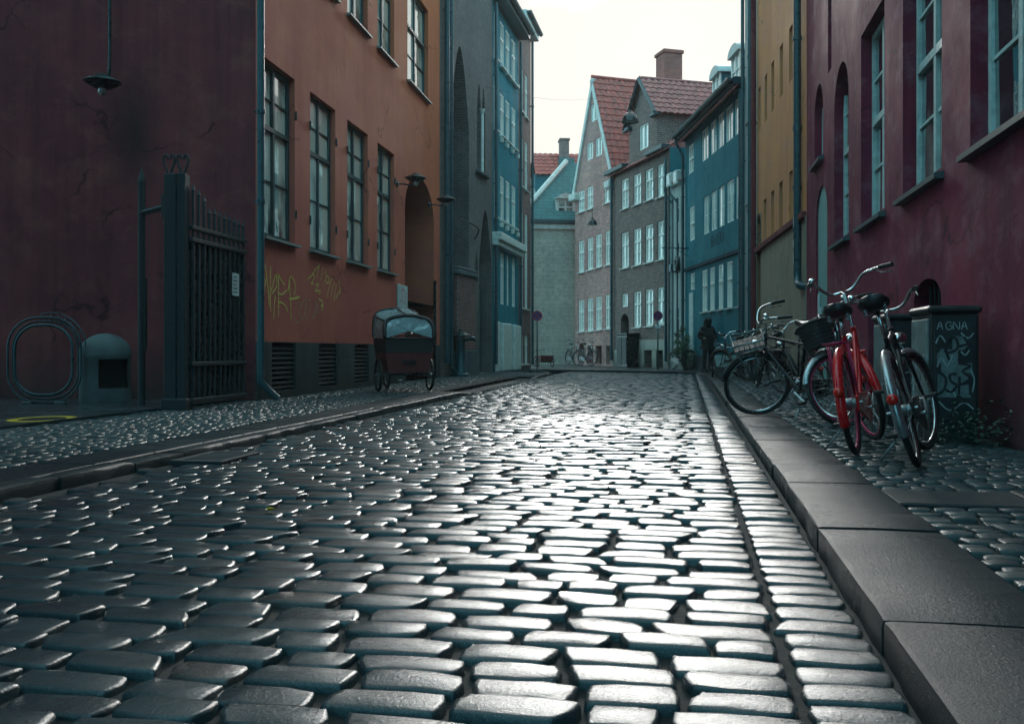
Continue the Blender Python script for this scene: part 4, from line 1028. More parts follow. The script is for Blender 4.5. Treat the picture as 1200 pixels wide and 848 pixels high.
# --- blue house
PQ = (6.67, 26.4)
F = Facade('blue_house', PN, PQ, 'long blue plastered house with bright window rows and faded lettering on the right')
zE = F.sz(806, 163)[1]
def grp(xs, lt, lb, rt, rb):
    x0, x1 = xs[0][0], xs[-1][1]; z1 = (F.sz(x0, lt)[1]+F.sz(x1, rt)[1])/2; z0 = (F.sz(x0, lb)[1]+F.sz(x1, rb)[1])/2
    return [dict(s0=F.s_at(a), s1=F.s_at(b), z0=z0, z1=z1, r=.07) for a, b in xs]
g1 = grp([(822, 830), (832, 839.3), (841, 848.3), (850, 858.8), (860.5, 869.3)], 156, 192, 108, 152)
g2 = grp([(824.3, 831), (833, 840), (842, 849), (851.3, 860), (862, 870.3)], 232.5, 277, 200.7, 251.6)
g3 = grp([(823, 829), (832, 837.6), (842, 847.6), (852, 858.3), (864.3, 870.8)], 317, 365, 301, 358)
sg = [F.rect(807.2, 813, 172, 205), F.rect(808.6, 814, 244, 283), F.rect(809.2, 814, 321, 340)]
for o in sg: o['r'] = .07
F.ops = g1+g2+g3+sg; zE = max(zE, g1[0]['z1']+.35)
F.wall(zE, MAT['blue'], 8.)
for o in g1+g2: F.window(o, 2 if o in g2 else 2, (), (2,), 'frame_white', 'glass_b', fw=.05, proud=.02)
for o in g3: F.window(o, 2, (.62,), (1, 1), 'frame_white', 'glass_b', fw=.06, sill='trim_white')
for o in sg: F.window(o, 2, (.5,), (1, 1), 'frame_white', 'glass_b', fw=.05)
s5, z5 = F.sz(842, 303); F.band('string_course', .1, F.L-.03, z5-.06, z5+.07, .06, 'blue_dark')
m = MB(); a0, a1 = F.s_at(809), F.s_at(813.5); m.bbox(a0, a1, -.05, 0, .4, F.sz(811, 343)[1], .015); m.build('pilaster', MAT['frame_teal'], F.root)
F.band('plinth', .02, F.L-.02, -.1, .55, .04, 'blue_dark')
F.band('eaves', -.05, F.L+.02, zE-.16, zE+.06, .34, 'blue_dark'); F.gutter(-.1, F.L, zE+.02, -.42, .085)
F.pipe(.10, .3, zE-.7, .055, -.11, head=[(.10, -.38, zE-.05), (.10, -.36, zE-.25)]); F.pipe(F.L-.08, .3, zE-.3, .06, -.11)
m = MB()
try:                                                   # faded painted word, letters worn away
    lt = []; x = 833.5
    strokes = {'B': [[(0, 0), (0, 1)], [(0, 1), (.6, .95), (.6, .6), (0, .52)], [(0, .52), (.7, .45), (.7, .05), (0, 0)]], 'A': [[(0, 0), (.4, 1), (.8, 0)], [(.2, .4), (.6, .4)]],
               'G': [[(.8, .8), (.4, 1), (0, .6), (.1, .1), (.5, 0), (.8, .2), (.8, .45), (.5, .45)]], 'E': [[(.7, 1), (0, 1), (0, 0), (.7, 0)], [(0, .5), (.6, .5)]], 'R': [[(0, 0), (0, 1)], [(0, 1), (.6, .95), (.6, .55), (0, .5)], [(.2, .5), (.7, 0)]], 'I': [[(.2, 0), (.2, 1)]]}
    s_, z_ = F.sz(834, 289); s2 = F.s_at(850); st = (s2-s_)/6
    for i, ch in enumerate('BAGERI'):
        for k in strokes[ch]:
            pts = []
            for (p, q), (p2, q2) in zip(k[:-1], k[1:]): pts += [(s_+st*(i+p*.7), z_+q*.33)]
            pts.append((s_+st*(i+k[-1][0]*.7), z_+k[-1][1]*.33)); ribbon(m, pts, .055, sub=1)
    m.build('lettering', MAT['blue_dark'], F.root)
except Exception as ex: print('lettering', ex)
F.roof(zE, 4.2, 4.4, 'tile_dark', .3)
# dormers on the roof slope
for px, pw in ((831, 1.0), (853, 1.05)):
    s_ = F.s_at(px); y_ = .28; w2 = .45; zb_ = zE+.02; zt_ = max(zE+1.0, 9.75)
    m = MB(); m.box(s_-w2, s_+w2, y_, y_+2.2, zb_, zt_); dm = m.build('dormer', MAT['teal_wall'], F.root)
    m = MB(); n = 8; m.prism([(s_-w2-.12, zt_)]+[(s_+(w2+.12)*math.cos(PI-PI*i/n), zt_+.02+.30*math.sin(PI*i/n)) for i in range(n+1)]+[(s_+w2+.12, zt_)], 'y', y_-.14, y_+2.3); m.build('dormer_roof', MAT['frame_teal'], dm)
    m = MB()
    for (a, b) in ((s_-w2-.02, s_-w2+.08), (s_-.035, s_+.035), (s_+w2-.08, s_+w2+.02)): m.box(a, b, y_-.05, y_-.002, zb_, zt_)
    m.box(s_-w2+.08, s_+w2-.08, y_-.045, y_-.002, zt_-.5, zt_-.44); m.box(s_-w2+.08, s_+w2-.08, y_-.045, y_-.002, zb_, zb_+.07); m.build('dormer_frame', MAT['frame_white'], dm)
    m = MB(); m.quad((s_-w2+.05, y_-.012, zb_), (s_+w2-.05, y_-.012, zb_), (s_+w2-.05, y_-.012, zt_), (s_-w2+.05, y_-.012, zt_)); m.build('pane', MAT['glass_b'], dm)
RBL = F

# --- slim white fronted house and the yellow one
PW = (6.60, 24.8)
F = Facade('white_house', PQ, PW, 'slim white plastered house with dark drainpipe between blue and yellow houses')
for (yt, yb) in ((92, 145), (190, 240), (285, 335), (372, 410)): F.ops.append(F.rect(876, 881, yt, yb))
for o in F.ops: o.update(r=.1)
F.wall(11.2, MAT['plaster_pale'], 7.)
for o in F.ops: F.window(o, 1, (.6,), (2, 1), 'frame_teal', 'glass_n', fw=.06, sill='sill')
F.pipe(F.s_at(883), .3, 10.9, .06, -.1, clips=(.2, .4, .6, .8)); F.pipe(F.s_at(874.3), .3, 10.9, .05, -.1); F.gutter(-.02, F.L, 11.1); F.roof(11.2, 3.6, 3.4, 'tile_dark', tiles=False)
PY = (5.76, 18.02)
F = Facade('yellow_house', (6.59, 24.78), PY, 'ochre yellow house with narrow slit windows and grey plaster below')
S1 = [(888.8, 891.2, 125, 172), (896, 899, 101.6, 156), (904, 907, 73.6, 129.6), (913.7, 917.5, 48, 112), (925, 928.6, 10, 73.6)]
S2 = [(894.8, 898, 243, 292), (903.6, 907, 230, 283), (913, 917.2, 212, 269.6), (925, 928.6, 191.5, 256)]
def row(S): 
    R = [F.rect(*q) for q in S]; a = sum(o['z0'] for o in R)/len(R); b = sum(o['z1'] for o in R)/len(R)
    for o in R: o.update(z0=a, z1=b, r=.2); w_ = max(o['s1']-o['s0'], .42); c = (o['s0']+o['s1'])/2; o.update(s0=c-w_/2, s1=c+w_/2)
    return R
R1_, R2_ = row(S1), row(S2); ar = F.rect(887.6, 892.3, 253, 432); ar.update(arch='round', r=.35, rise=.4, z0=0.05)
F.ops = R1_+R2_+[ar]; ZS = F.sz(918, 272.5)[1]
F.wall(11.5, MAT['plaster_yellow'], 8., base=ZS)
Facade.wall(F, ZS, MAT['plaster_grey'], 8., name='plinth', y0=-.02, base=-.3, ops=[dict(o) for o in (ar,)])
F.band('string_course', .02, F.L-.02, ZS-.05, ZS+.09, .10, 'plaster_red_gable')
for o in R1_+R2_: F.window(o, 1, (.5,), (1, 1), 'frame_green', 'glass_n', r=.18, fw=.04)
F.door(dict(ar, r=.33), 'door_dark', panels=3)
F.pipe(.05, .3, 11.2, .07, -.1, mat='plaster_red_gable', clips=(.3, .6)); F.roof(11.5, 4., 4., 'tile_red', tiles=False); F.gutter(0, F.L, 11.45)

# --- purple-red house on the right
PR0 = (5.755, 18.0); dR = (.185, 1.)
PR1 = (5.755-.185*25, -7.0)
F = Facade('purple_house', PR0, PR1, 'deep purple red plastered house with tall windows set in deep reveals')
W3 = F.rect(1058, 1103.5, 30, 229, 1058); W2 = F.rect(1009, 1036.5, 30, 262, 1009); A1 = F.rect(977.5, 994.5, 88, 284, 978); A0 = F.rect(954.5, 964.5, 108, 193, 955); GD = F.rect(956.3, 969.3, 222, 455, 957)
for o in (W3, W2): o.update(r=.21)
W2['z0'] = W3['z0'] = (W2['z0']+W3['z0'])/2; W2['z1'] = W3['z1'] = 5.0
A1.update(arch='round', r=.21, z0=W2['z0'])
A0.update(arch='round', r=.2); GD.update(arch='round', r=.05, z0=0.06); GD['z1'] = F.sz(962, 219)[1]; GD['rise'] = .5
wd = W2['s1']-W2['s0']
w3w = W3['s1']-W3['s0']
TP = F.rect(970.3, 974.5, 0, 86, 971); TP.update(r=.2)
# the same bay repeats towards the near end, mostly beyond the frame
gap = W3['s0']-W2['s0']; more = []
for k in (1, 2, 3, 4):
    more.append(dict(W3, s0=W3['s0']+gap*k*1.0, s1=W3['s1']+gap*k*1.0))
CB = F.rect(1071, 1103, 327, 357, 1071); CB.update(arch='round', rise=.22, r=.35); CB['z0'] = .35; CB['z1'] = F.sz(1088, 326)[1]
cb2 = [dict(CB, s0=CB['s0']-gap*1.0, s1=CB['s1']-gap*1.0)]
F.ops = [W3, W2, A1, A0, GD, TP, CB]+cb2+more
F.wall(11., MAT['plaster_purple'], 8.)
for o in [W3, W2]+more: F.window(dict(o), 2, (.52,), (2, 2), 'frame_teal', 'glass_n', r=.20, fw=.085, proud=.0, barw=.032)
F.window(dict(A1), 2, (.52,), (2, 2), 'frame_teal', 'glass_n', r=.20, fw=.08)
F.window(dict(A0), 1, (), (2,), 'frame_teal', 'glass_n', r=.19, fw=.05); F.window(dict(TP), 1, (), (2,), 'frame_teal', 'glass_n', r=.19, fw=.05)
for o in [W3, W2, A1, A0]+more[:2]:
    m = MB(); m.prism([(-.09, -.11), (-.09, -.06), (.18, .02), (.18, -.05), (.0, -.11)], 'x', o['s0']-.08, o['s1']+.08, Matrix.Translation((0, 0, o['z0']-.004))); m.build('sill', MAT['lead'], F.root)
F.panel('door', GD, 'door_pale', .035)
m = MB(); m.bbox(GD['s0']+.18, GD['s0']+.30, -.0, .03, 1.15, 1.75, .01); m.bbox(GD['s0']+.42, GD['s0']+.50, -.0, .03, 1.3, 1.5, .01); m.build('door_plate', MAT['paper'], F.root)
for o in (CB, cb2[0]):
    p_ = F.panel('cellar_opening', o, 'dark', .33); m = MB()
    for k in range(1, 6): q = o['s0']+(o['s1']-o['s0'])*k/6; m.tube([(q, .12, o['z0']), (q, .12, o['z1'])], .012, 6)
    m.build('grille', MAT['iron'], p_)
sp_ = F.s_at(941.5); zf = F.sz(941, 322)[1]
m = MB(); m.tube([(sp_, -.12, 10.8), (sp_, -.12, zf+.15)], .075, 12); m.tube(smoothpath([(sp_, -.12, zf+.15), (sp_, -.12, zf), (sp_+.08, -.12, zf-.15), (sp_+.28, -.10, zf-.24), (sp_+.42, .02, zf-.27)], 4), .075, 12)
for z in (zf+.9, 4.0, 5.2, 7., 9.): m.tube([(sp_, -.12, z-.04), (sp_, -.12, z+.04)], .09, 12)
m.build('drainpipe', MAT['pipe'], F.root, True, angle=40)
m = MB()
for z, h in ((zf+.2, .25), (zf+.55, .14), (zf+.95, .2)):
    n = 5
    for i in range(n):
        w0, w1 = -2.4+1.3*i/n, -2.4+1.3*(i+1)/n; R_ = .079
        m.quad((sp_+R_*math.cos(w0), -.12+R_*math.sin(w0), z), (sp_+R_*math.cos(w1), -.12+R_*math.sin(w1), z), (sp_+R_*math.cos(w1), -.12+R_*math.sin(w1), z+h), (sp_+R_*math.cos(w0), -.12+R_*math.sin(w0), z+h))
m.build('sticker', MAT['paper'], F.root)
F.roof(11., 4., 4., 'tile_red', tiles=False); F.gutter(0, F.L, 10.95); RR = F
# ------------------------------------------------------------------ street furniture
def saucer_lamp(loc, wall_dir, reach, label, stem_up=0., group='saucer shaped wall lamps'):
    """wall lamp: iron arm, wide saucer hood with a small dome, glass beneath"""
    t = empty('wall_lamp', loc, 0, label, 'wall lamp', group)
    m = MB(); m.lathe([(.001, .10), (.05, .095), (.09, .07), (.12, .055), (.235, -.005), (.24, -.018), (.225, -.022), (.15, -.075), (.09, -.105), (.001, -.11)], 32); m.build('lamp_shade', MAT['lampmetal'], t, True, angle=35)
    m = MB(); m.lathe([(.055, -.10), (.06, -.15), (.045, -.19), (.001, -.20)], 16); m.build('lamp_glass', MAT['glass_n'], t, True)
    e = Vector(wall_dir)*reach; m = MB()
    if not stem_up: m.tube(smoothpath([(0, 0, -.1), (e.x*.25, e.y*.25, -.17), (e.x*.6, e.y*.6, -.14), (e.x, e.y, -.13)], 4), .016, 8)
    if stem_up: m.tube(smoothpath([(.09, .0, .04), (.10, .0, .5), (.10, 0, stem_up*.8-.15), (.10+e.x*.2, e.y*.2, stem_up*.8), (e.x, e.y, stem_up*.8)], 4), .022, 8)
    m.build('bracket', MAT['lampmetal'], t, True)
    M_ = Matrix.Translation(e+Vector((0, 0, stem_up*.8 if stem_up else -.13))) @ Vector(wall_dir).to_track_quat('Z', 'Y').to_matrix().to_4x4()
    m = MB(); m.lathe([(.001, -.03), (.06, -.03), (.07, -.004)], 14, M_); m.build('wall_plate', MAT['lampmetal'], t, True, angle=40); return t
def wall_lamp_on(F, px, py, out, label):
    n = Vector((F.u.y, -F.u.x)); a = ray(px)
    A = F.A + n*out; s = (a*A.y-A.x)/(F.u.x-a*F.u.y); p = A+F.u*s
    return saucer_lamp((p.x, p.y, zat(py, p.y)), (-n.x, -n.y, 0), out-.006, label)
wall_lamp_on(LF1, 487, 208, .42, 'dark saucer wall lamp in front of the arched doorway')
wall_lamp_on(LF1, 522.5, 233, .44, 'dark saucer wall lamp beside the drainpipe right of the arched doorway')
saucer_lamp((ray(120)*12.4, 12.4, zat(95, 12.4)), (-.04, 1, 0), .70, 'dark saucer wall lamp hanging high on the shaded gable wall', 1.9)

# --- iron gate: square post with heart finials, slim spiked post, open leaf
P0 = Vector((-4.02, 11.05)); gt = empty('iron_gate', (P0.x, P0.y, .10), 0, 'dark green iron gate with spiked bars and heart finials standing open', 'gate')
m = MB(); m.bbox(-.125, .02, -.09, .11, 0, 2.80, .008); m.bbox(.024, .125, -.075, .10, 0, 2.81, .008); m.bbox(-.15, .15, -.12, .14, -.02, .12, .01)
m.build('gate_post', MAT['iron'], gt)
for cx_ in (-.09, .075):
    m = MB()
    for sg in (-1, 1):
        m.tube(smoothpath([(cx_+sg*.018, .0, 2.79), (cx_+sg*.03, 0, 2.86), (cx_+sg*.062, 0, 2.94), (cx_+sg*.066, 0, 3.0), (cx_+sg*.045, 0, 3.035), (cx_+sg*.02, 0, 3.02), (cx_+sg*.016, 0, 2.985)], 4), .015, 8)
    m.build('heart_finial', MAT['iron'], gt, True)
q = Vector((ray(166)*11.6, 11.6))-P0
m = MB(); m.tube([(q.x, q.y, -.02), (q.x, q.y, 2.78)], .045, 10); m.lathe([(.045, 2.78), (.055, 2.8), (.04, 2.86), (.001, 3.0)], 10, Matrix.Translation((q.x, q.y, 0)))
m.box(q.x-.02, q.x+.06, q.y-.03, q.y+.03, .7, 1.6); m.build('side_post', MAT['iron'], gt, True, angle=40)
m = MB(); a_ = Vector((q.x, q.y, 2.42)); b_ = Vector((-.125, .02, 2.42)); m.tube([a_, b_], .04, 4); m.bbox(-.17, -.12, -.06, .08, 2.28, 2.56, .01); m.build('stay', MAT['iron'], gt)
e0 = Vector((-3.87, 11.12))-P0; e1 = Vector((-3.66, 12.62))-P0; ld = (e1-e0).normalized(); LL = (e1-e0).length; lrz = math.atan2(ld.y, ld.x)
leaf_m = Matrix.Translation((e0.x, e0.y, 0)) @ Matrix.Rotation(lrz, 4, 'Z')
tops = [2.72, 2.68, 2.63, 2.50, 2.51, 2.50, 2.49, 2.49, 2.48, 2.47, 2.47]
for i, zt_ in enumerate(tops):
    m = MB(); x = .05+(LL-.1)*i/(len(tops)-1); m.box(x-.017, x+.017, -.017, .017, .06, zt_-.10, leaf_m)
    m.lathe([(.017, zt_-.10), (.028, zt_-.085), (.018, zt_-.065), (.001, zt_)], 6, leaf_m @ Matrix.Translation((x, 0, 0))); m.build('bar', MAT['iron'], gt)
for z in (2.18, 2.03, .53, .09):
    m = MB(); m.bbox(-.02, LL+.02, -.03, .03, z-.025, z+.025, .006, leaf_m); m.build('rail', MAT['iron'], gt)
m = MB()
for i in range(len(tops)-1):
    x = .05+(LL-.1)*(i+.5)/(len(tops)-1); m.tube([leaf_m @ Vector((x+.05*math.cos(w_), 0, 2.105+.05*math.sin(w_))) for w_ in [2*PI*k/12 for k in range(12)]], .008, 5, True)
m.build('ring_frieze', MAT['iron'], gt, True)
m = MB(); m.box(.0, LL, .022, .03, .12, 2.02, leaf_m); m.build('sheet', MAT['black'], gt)
m = MB(); m.box(LL*.70, LL*.70+.2, -.034, -.030, 1.42, 1.72, leaf_m); pp = m.build('notice', MAT['paper'], gt)
m = MB()
for k in range(5): m.box(LL*.70+.03, LL*.70+.03+.13*rnd.uniform(.6, 1), -.037, -.0342, 1.66-.05*k, 1.675-.05*k, leaf_m)
m.build('print', MAT['ink'], pp)

# --- stone guard bollard with domed head and dark niche
bx = Vector((ray(123.5)*12.25, 12.25)); bo = empty('stone_bollard', (bx.x, bx.y, .10), 0, 'squat domed stone bollard with dark niche against the gable', 'bollard')
m = MB(); n = 40; prof = [(.315, -.03), (.325, .06), (.322, .20), (.318, .58), (.33, .62), (.325, .65)]+[(.325*math.cos(PI/2*i/7), .65+.27*math.sin(PI/2*i/7)) for i in range(1, 8)]
idx = {}
for i, (r, z) in enumerate(prof):
    for k in range(n): w_ = 2*PI*k/n-PI/2; idx[i, k] = len(m.v); j_ = 1+rnd.gauss(0, .006); m.v.append((max(r, .002)*j_*math.cos(w_), max(r, .002)*j_*math.sin(w_), z))
for i in range(len(prof)-1):
    for k in range(n):
        if i == 2 and 1 <= k <= 8: continue
        m.f.append((idx[i, k], idx[i, (k+1) % n], idx[i+1, (k+1) % n], idx[i+1, k]))
m.build('body', MAT['concrete'], bo, True, angle=50)
m = MB(); w0, w1 = 2*PI*1/n-PI/2, 2*PI*9/n-PI/2; A_ = Vector((.32*math.cos(w0), .32*math.sin(w0), 0)); B_ = Vector((.32*math.cos(w1), .32*math.sin(w1), 0)); dd = Vector((-.1, .16, 0))
for z in (.2, .58): m.quad(A_+Vector((0, 0, z)), B_+Vector((0, 0, z)), B_+dd+Vector((0, 0, z)), A_+dd+Vector((0, 0, z)))
for p in (A_, B_): m.quad(p+Vector((0, 0, .2)), p+Vector((0, 0, .58)), p+dd+Vector((0, 0, .58)), p+dd+Vector((0, 0, .2)))
m.quad(A_+dd+Vector((0, 0, .2)), B_+dd+Vector((0, 0, .2)), B_+dd+Vector((0, 0, .58)), A_+dd+Vector((0, 0, .58))); m.build('niche', MAT['dark'], bo)
# --- wire hoop stand at the far left
hx = Vector((ray(52)*11.9, 11.9)); hp = empty('hoop_stand', (hx.x, hx.y, .10), .06, 'green wire hoop bicycle stand with small rungs beside the bollard', 'bicycle stand')
def rr(w, h, r, y, z0): 
    out = []
    for cx_, cz_, a0 in ((w-r, h-r, 0), (-w+r, h-r, PI/2), (-w+r, r, PI), (w-r, r, 1.5*PI)):
        for i in range(7): a = a0+PI/2*i/6; out.append((cx_+r*math.cos(a), y, z0+cz_+r*math.sin(a)))
    return out
for (w_, h_, r_, y, z0, th) in ((.46, 1.10, .38, 0, .02, .014), (.41, 1.0, .34, .03, .07, .012), (.36, .90, .30, -.02, .12, .018)):
    m = MB(); m.tube(rr(w_, h_, r_, y, z0), th, 8, True); m.build('hoop', MAT['pipe'], hp, True)
m = MB(); c_ = Vector((.10, 0, .76)); 
for i in range(8):
    a = PI*.0+PI*.5*i/7; m.tube([(.08+.29*math.cos(a), 0, .74+.29*math.sin(a)), (.08+.42*math.cos(a), 0, .74+.42*math.sin(a))], .006, 5)
m.tube(arc((.08, .0, .74), .44, 0, PI*.6, 14), .009, 6); m.build('rung', MAT['pipe'], hp, True)
for x in (-.2, .2):
    m = MB(); m.bbox(x-.06, x+.06, -.06, .06, -.02, .04, .01); m.build('foot', MAT['concrete'], hp)

# --- old water pump on the left pavement
pu = empty('water_pump', (ray(540)*25.1, 25.1, .08), 0, 'old grey green street water pump with capped head by the brick pier', 'water pump')
m = MB(); m.lathe([(.26, -.02), (.26, .06), (.16, .10), (.155, .16), (.125, .2), (.115, .9), (.135, .95), (.15, 1.02), (.13, 1.08)], 20); m.build('body', MAT['pipe'], pu, True, angle=40)
m = MB(); m.lathe([(.13, 1.08), (.27, 1.10), (.26, 1.13), (.16, 1.19), (.06, 1.22), (.05, 1.27), (.001, 1.30)], 20); m.build('cap', MAT['lampmetal'], pu, True, angle=40)
m = MB(); m.tube(smoothpath([(.1, 0, .98), (.25, 0, 1.02), (.36, 0, 1.02), (.40, 0, .95)], 4), [.045]*13, 10); m.lathe([(.001, 1.10), (.1, 1.07), (.12, 1.04), (.05, 1.02)], 12, Matrix.Translation((.30, 0, 0))); m.build('spout', MAT['pipe'], pu, True)
m = MB(); m.tube(smoothpath([(-.1, 0, 1.0), (-.24, 0, 1.04), (-.30, 0, .9), (-.27, 0, .72)], 4), .02, 8); m.ball((-.27, 0, .70), .035); m.build('handle', MAT['iron'], pu, True)

# --- round no-stopping signs
def no_stop(x, y, zc, label, r=.19):
    t = empty('road_sign', (x, y, .10), 0, label, 'road sign', 'round no stopping signs')
    m = MB(); m.tube([(0, .03, -.02), (0, .03, zc+.2-.1)], .028, 10); m.build('pole', MAT['pole'], t, True)
    z = zc-.1; m = MB(); m.prism([(r*.86*math.cos(2*PI*k/28), z+r*.86*math.sin(2*PI*k/28)) for k in range(28)], 'y', -.012, -.004); d_ = m.build('disc', MAT['sign_blue'], t)
    m = MB()
    for k in range(28):
        a, b = 2*PI*k/28, 2*PI*(k+1)/28; g_ = lambda w_, q, yy: (r*q*math.cos(w_), yy, z+r*q*math.sin(w_))
        m.quad(g_(a, .8, -.016), g_(b, .8, -.016), g_(b, 1, -.016), g_(a, 1, -.016)); m.quad(g_(a, 1, -.016), g_(b, 1, -.016), g_(b, 1, 0), g_(a, 1, 0))
    for sg in (-1, 1):
        for q in (0,): 
            c, s_ = math.cos(PI/4), sg*math.sin(PI/4); w2 = .016; L_ = r*.84; yo = -.0175-.0012*(sg+1)
            m.quad((-L_*c-w2*s_, yo, z-L_*s_+w2*c), (L_*c-w2*s_, yo, z+L_*s_+w2*c), (L_*c+w2*s_, yo, z+L_*s_-w2*c), (-L_*c+w2*s_, yo, z-L_*s_-w2*c))
    m.build('sign_face', MAT['sign_red'], d_)
    m = MB(); m.prism([(r*math.cos(2*PI*k/28), z+r*math.sin(2*PI*k/28)) for k in range(28)], 'y', 0, .004); m.build('back_plate', MAT['pole'], t)
    return t
no_stop(ray(629.5)*34.2, 34.2, zat(370, 34.2), 'round red and blue no stopping sign at the left street corner')
s2 = no_stop(ray(771)*33.0, 33.0, zat(370, 33.0), 'round red and blue no stopping sign before the brown brick house', .17)
m = MB(); m.box(-.11, .11, -.012, .0, zat(383, 33)-.1-.05, zat(383, 33)-.1+.05); m.build('plate', MAT['paper'], s2)

# --- lamps hung on wires over the street
def hung_lamp(p, r, label, wires, grp='lamps hung over the street'):
    t = empty('street_lamp', p, 0, label, 'street lamp', grp)
    m = MB(); m.lathe([(.001, r*.95), (r*.18, r*.94), (r*.45, r*.82), (r*.75, r*.55), (r*.95, r*.15), (r, -.18*r), (r*1.02, -.24*r), (r*.96, -.24*r), (r*.9, .1*r)], 28); m.build('lamp_shade', MAT['black'], t, True, angle=40)
    m = MB(); m.lathe([(.001, -.28*r), (r*.5, -.22*r), (r*.86, -.1*r), (r*.88, .05*r)], 20); m.build('lamp_glass', MAT['paper'], t, True)
    m = MB(); m.tube([(0, 0, r*.9), (0, 0, r*.9+.5)], .012, 6); m.lathe([(.001, r*1.12), (.05, r*1.1), (.06, r*.93)], 10); m.build('hanger', MAT['black'], t, True)
    m = MB()
    for w_ in wires: m.tube(smoothpath([(0, 0, r*.9+.5), tuple(Vector(w_)*.5+Vector((0, 0, .08))), w_], 4), .003, 5)
    m.build('span_wire', MAT['black'], t); return t
p = at(738.5, 141, 27.); hung_lamp(p, .25, 'large dark dome lamp hanging high over the street', ((-4.4, 1.2, 1.35), (3.05, -.4, 1.3)))
p = at(694, 262, 39.0); hung_lamp(p, .215, 'smaller dark dome lamp hanging before the pink brick house', ((-2.5, -.5, 1.15), (1.45, 1.7, 1.15)))

# --- hanging shop sign on an arm from the blue house
sp = RBL.A + RBL.u*.55; n_ = Vector((RBL.u.y, -RBL.u.x)); zc = zat(309, 33.2)
sg = empty('hanging_sign', (sp.x+n_.x*.42, sp.y+n_.y*.42, zc), RBL.rz, 'dark heart shaped shop sign hanging from an arm on the blue house', 'shop sign')
m = MB(); m.tube(smoothpath([(0, 0, -.30), (-.16, .0, -.08), (-.19, .0, .08), (-.10, 0, .2), (0, 0, .10), (.10, 0, .2), (.19, 0, .08), (.16, 0, -.08), (0, 0, -.30)], 4), .07, 8); m.tube([(-.12, .02, .02), (.02, .0, -.2)], .055, 8); m.tube([(.12, -.02, .02), (-.02, 0, -.2)], .055, 8)
m.build('emblem', MAT['lampmetal'], sg, True)
m = MB(); za = zat(291, 33.2)-zc; m.tube([(0, .415, za), (0, -.56, za)], .018, 6); m.tube([(0, 0, .15), (0, 0, za)], .008, 5); m.tube([(0, .415, za-.3), (0, -.1, za)], .01, 5); m.build('arm', MAT['iron'], sg)

# --- painted-over cable cabinets by the purple wall
def cabinet(corner, label, marks):
    u_ = Vector((.983, -.182)); t = empty('cable_cabinet', (corner[0], corner[1], .10), math.atan2(u_.y, u_.x), label, 'cabinet', 'cable cabinets by the purple wall')
    W_, D_, H_ = .36, .60, 1.04
    m = MB(); m.bbox(.006, W_-.006, .006, D_-.006, -.02, H_-.06, .012); m.build('body', MAT['cab'], t)
    m = MB(); m.bbox(-.015, W_+.015, -.015, D_+.015, H_-.06, H_, .02); m.build('lid', MAT['cab'], t)
    m = MB(); m.bbox(.03, W_-.03, -.008, .01, .16, H_-.10, .006); m.build('door', MAT['cab'], t)
    m = MB(); m.bbox(-.006, .012, .05, D_-.05, .16, H_-.10, .006); m.bbox(-.014, -.004, .12, .16, .5, .66, .004); m.build('side_door', MAT['cab_pale'], t)
    marks(t); return t
def marks_a(t):
    m = MB(); k = MB()
    for (a, b, c, d) in ((.05, .29, .34, .52), (.08, .30, .50, .60), (.05, .20, .60, .70), (.16, .27, .70, .80)): m.quad((a, -.0095-.0003*len(m.f), c), (b, -.0095-.0003*len(m.f), c), (b, -.0095-.0003*len(m.f), d), (a, -.0095-.0003*len(m.f), d+.01))
    m.build('torn_poster', MAT['cab_pale'], t)
    S = lambda mb, pts, w_=.010, sx=1., ox=0., oz=0.: ribbon(mb, [(ox+p*sx, oz+q) for p, q in pts], w_, -.0115)
    g = MB()                                                     # AGNA along the top
    x = .05
    for ch in ([[(0, 0), (.02, .06), (.04, 0)], [(.01, .025), (.032, .025)]], [[(.045, .05), (.02, .06), (.003, .03), (.02, 0), (.045, .01), (.045, .03), (.028, .03)]], [[(0, 0), (.002, .06), (.04, 0), (.043, .06)]], [[(0, 0), (.02, .06), (.04, 0)], [(.01, .025), (.032, .025)]]):
        for st in ch: S(g, st, .007, 1, x, .855)
        x += .058
    g.build('graffiti', MAT['paint_pale'], t)
    g = MB()
    for st in ([(.14, .62), (.11, .72), (.17, .80), (.20, .72), (.14, .68), (.10, .70)], [(.19, .72), (.28, .74), (.20, .62), (.29, .64)], [(.20, .60), (.29, .58), (.23, .54), (.29, .49), (.24, .45)], [(.04, .36), (.045, .54)], [(.045, .54), (.11, .49), (.10, .40), (.04, .35)],
               [(.19, .52), (.14, .51), (.15, .46), (.19, .43), (.15, .38), (.11, .40)], [(.21, .50), (.205, .36)], [(.28, .52), (.285, .36)], [(.205, .44), (.285, .45)], [(.05, .68), (.09, .76), (.06, .80)], [(.24, .80), (.30, .70), (.31, .62)], [(.06, .22), (.10, .28), (.13, .20), (.17, .26)], [(.21, .22), (.25, .26), (.30, .21)], [(.05, .29), (.12, .32), (.18, .27), (.22, .33), (.28, .27)], [(.16, .30), (.20, .35), (.25, .30)]): S(g, st, .019)
    g.build('graffiti', MAT['ink'], t)
    g = MB()
    for st in ([(.05, .57), (.08, .64), (.12, .58), (.16, .66)], [(.22, .83), (.27, .79), (.31, .83)], [(.06, .31), (.14, .24), (.24, .30), (.31, .25)], [(.29, .55), (.315, .47), (.30, .38)], [(.04, .75), (.07, .81), (.11, .76)], [(.13, .36), (.16, .40), (.18, .34)], [(.22, .69), (.25, .66), (.28, .70)]): S(g, st, .010, 1, 0, .0)
    g.build('graffiti', MAT['paint_pale'], t)
def marks_b(t):
    g = MB()
    for st in ([(.06, .6), (.12, .75), (.2, .62), (.28, .78)], [(.08, .42), (.2, .5), (.26, .4)]): ribbon(g, st, .012, -.0115)
    g.build('graffiti', MAT['paint_pale'], t)
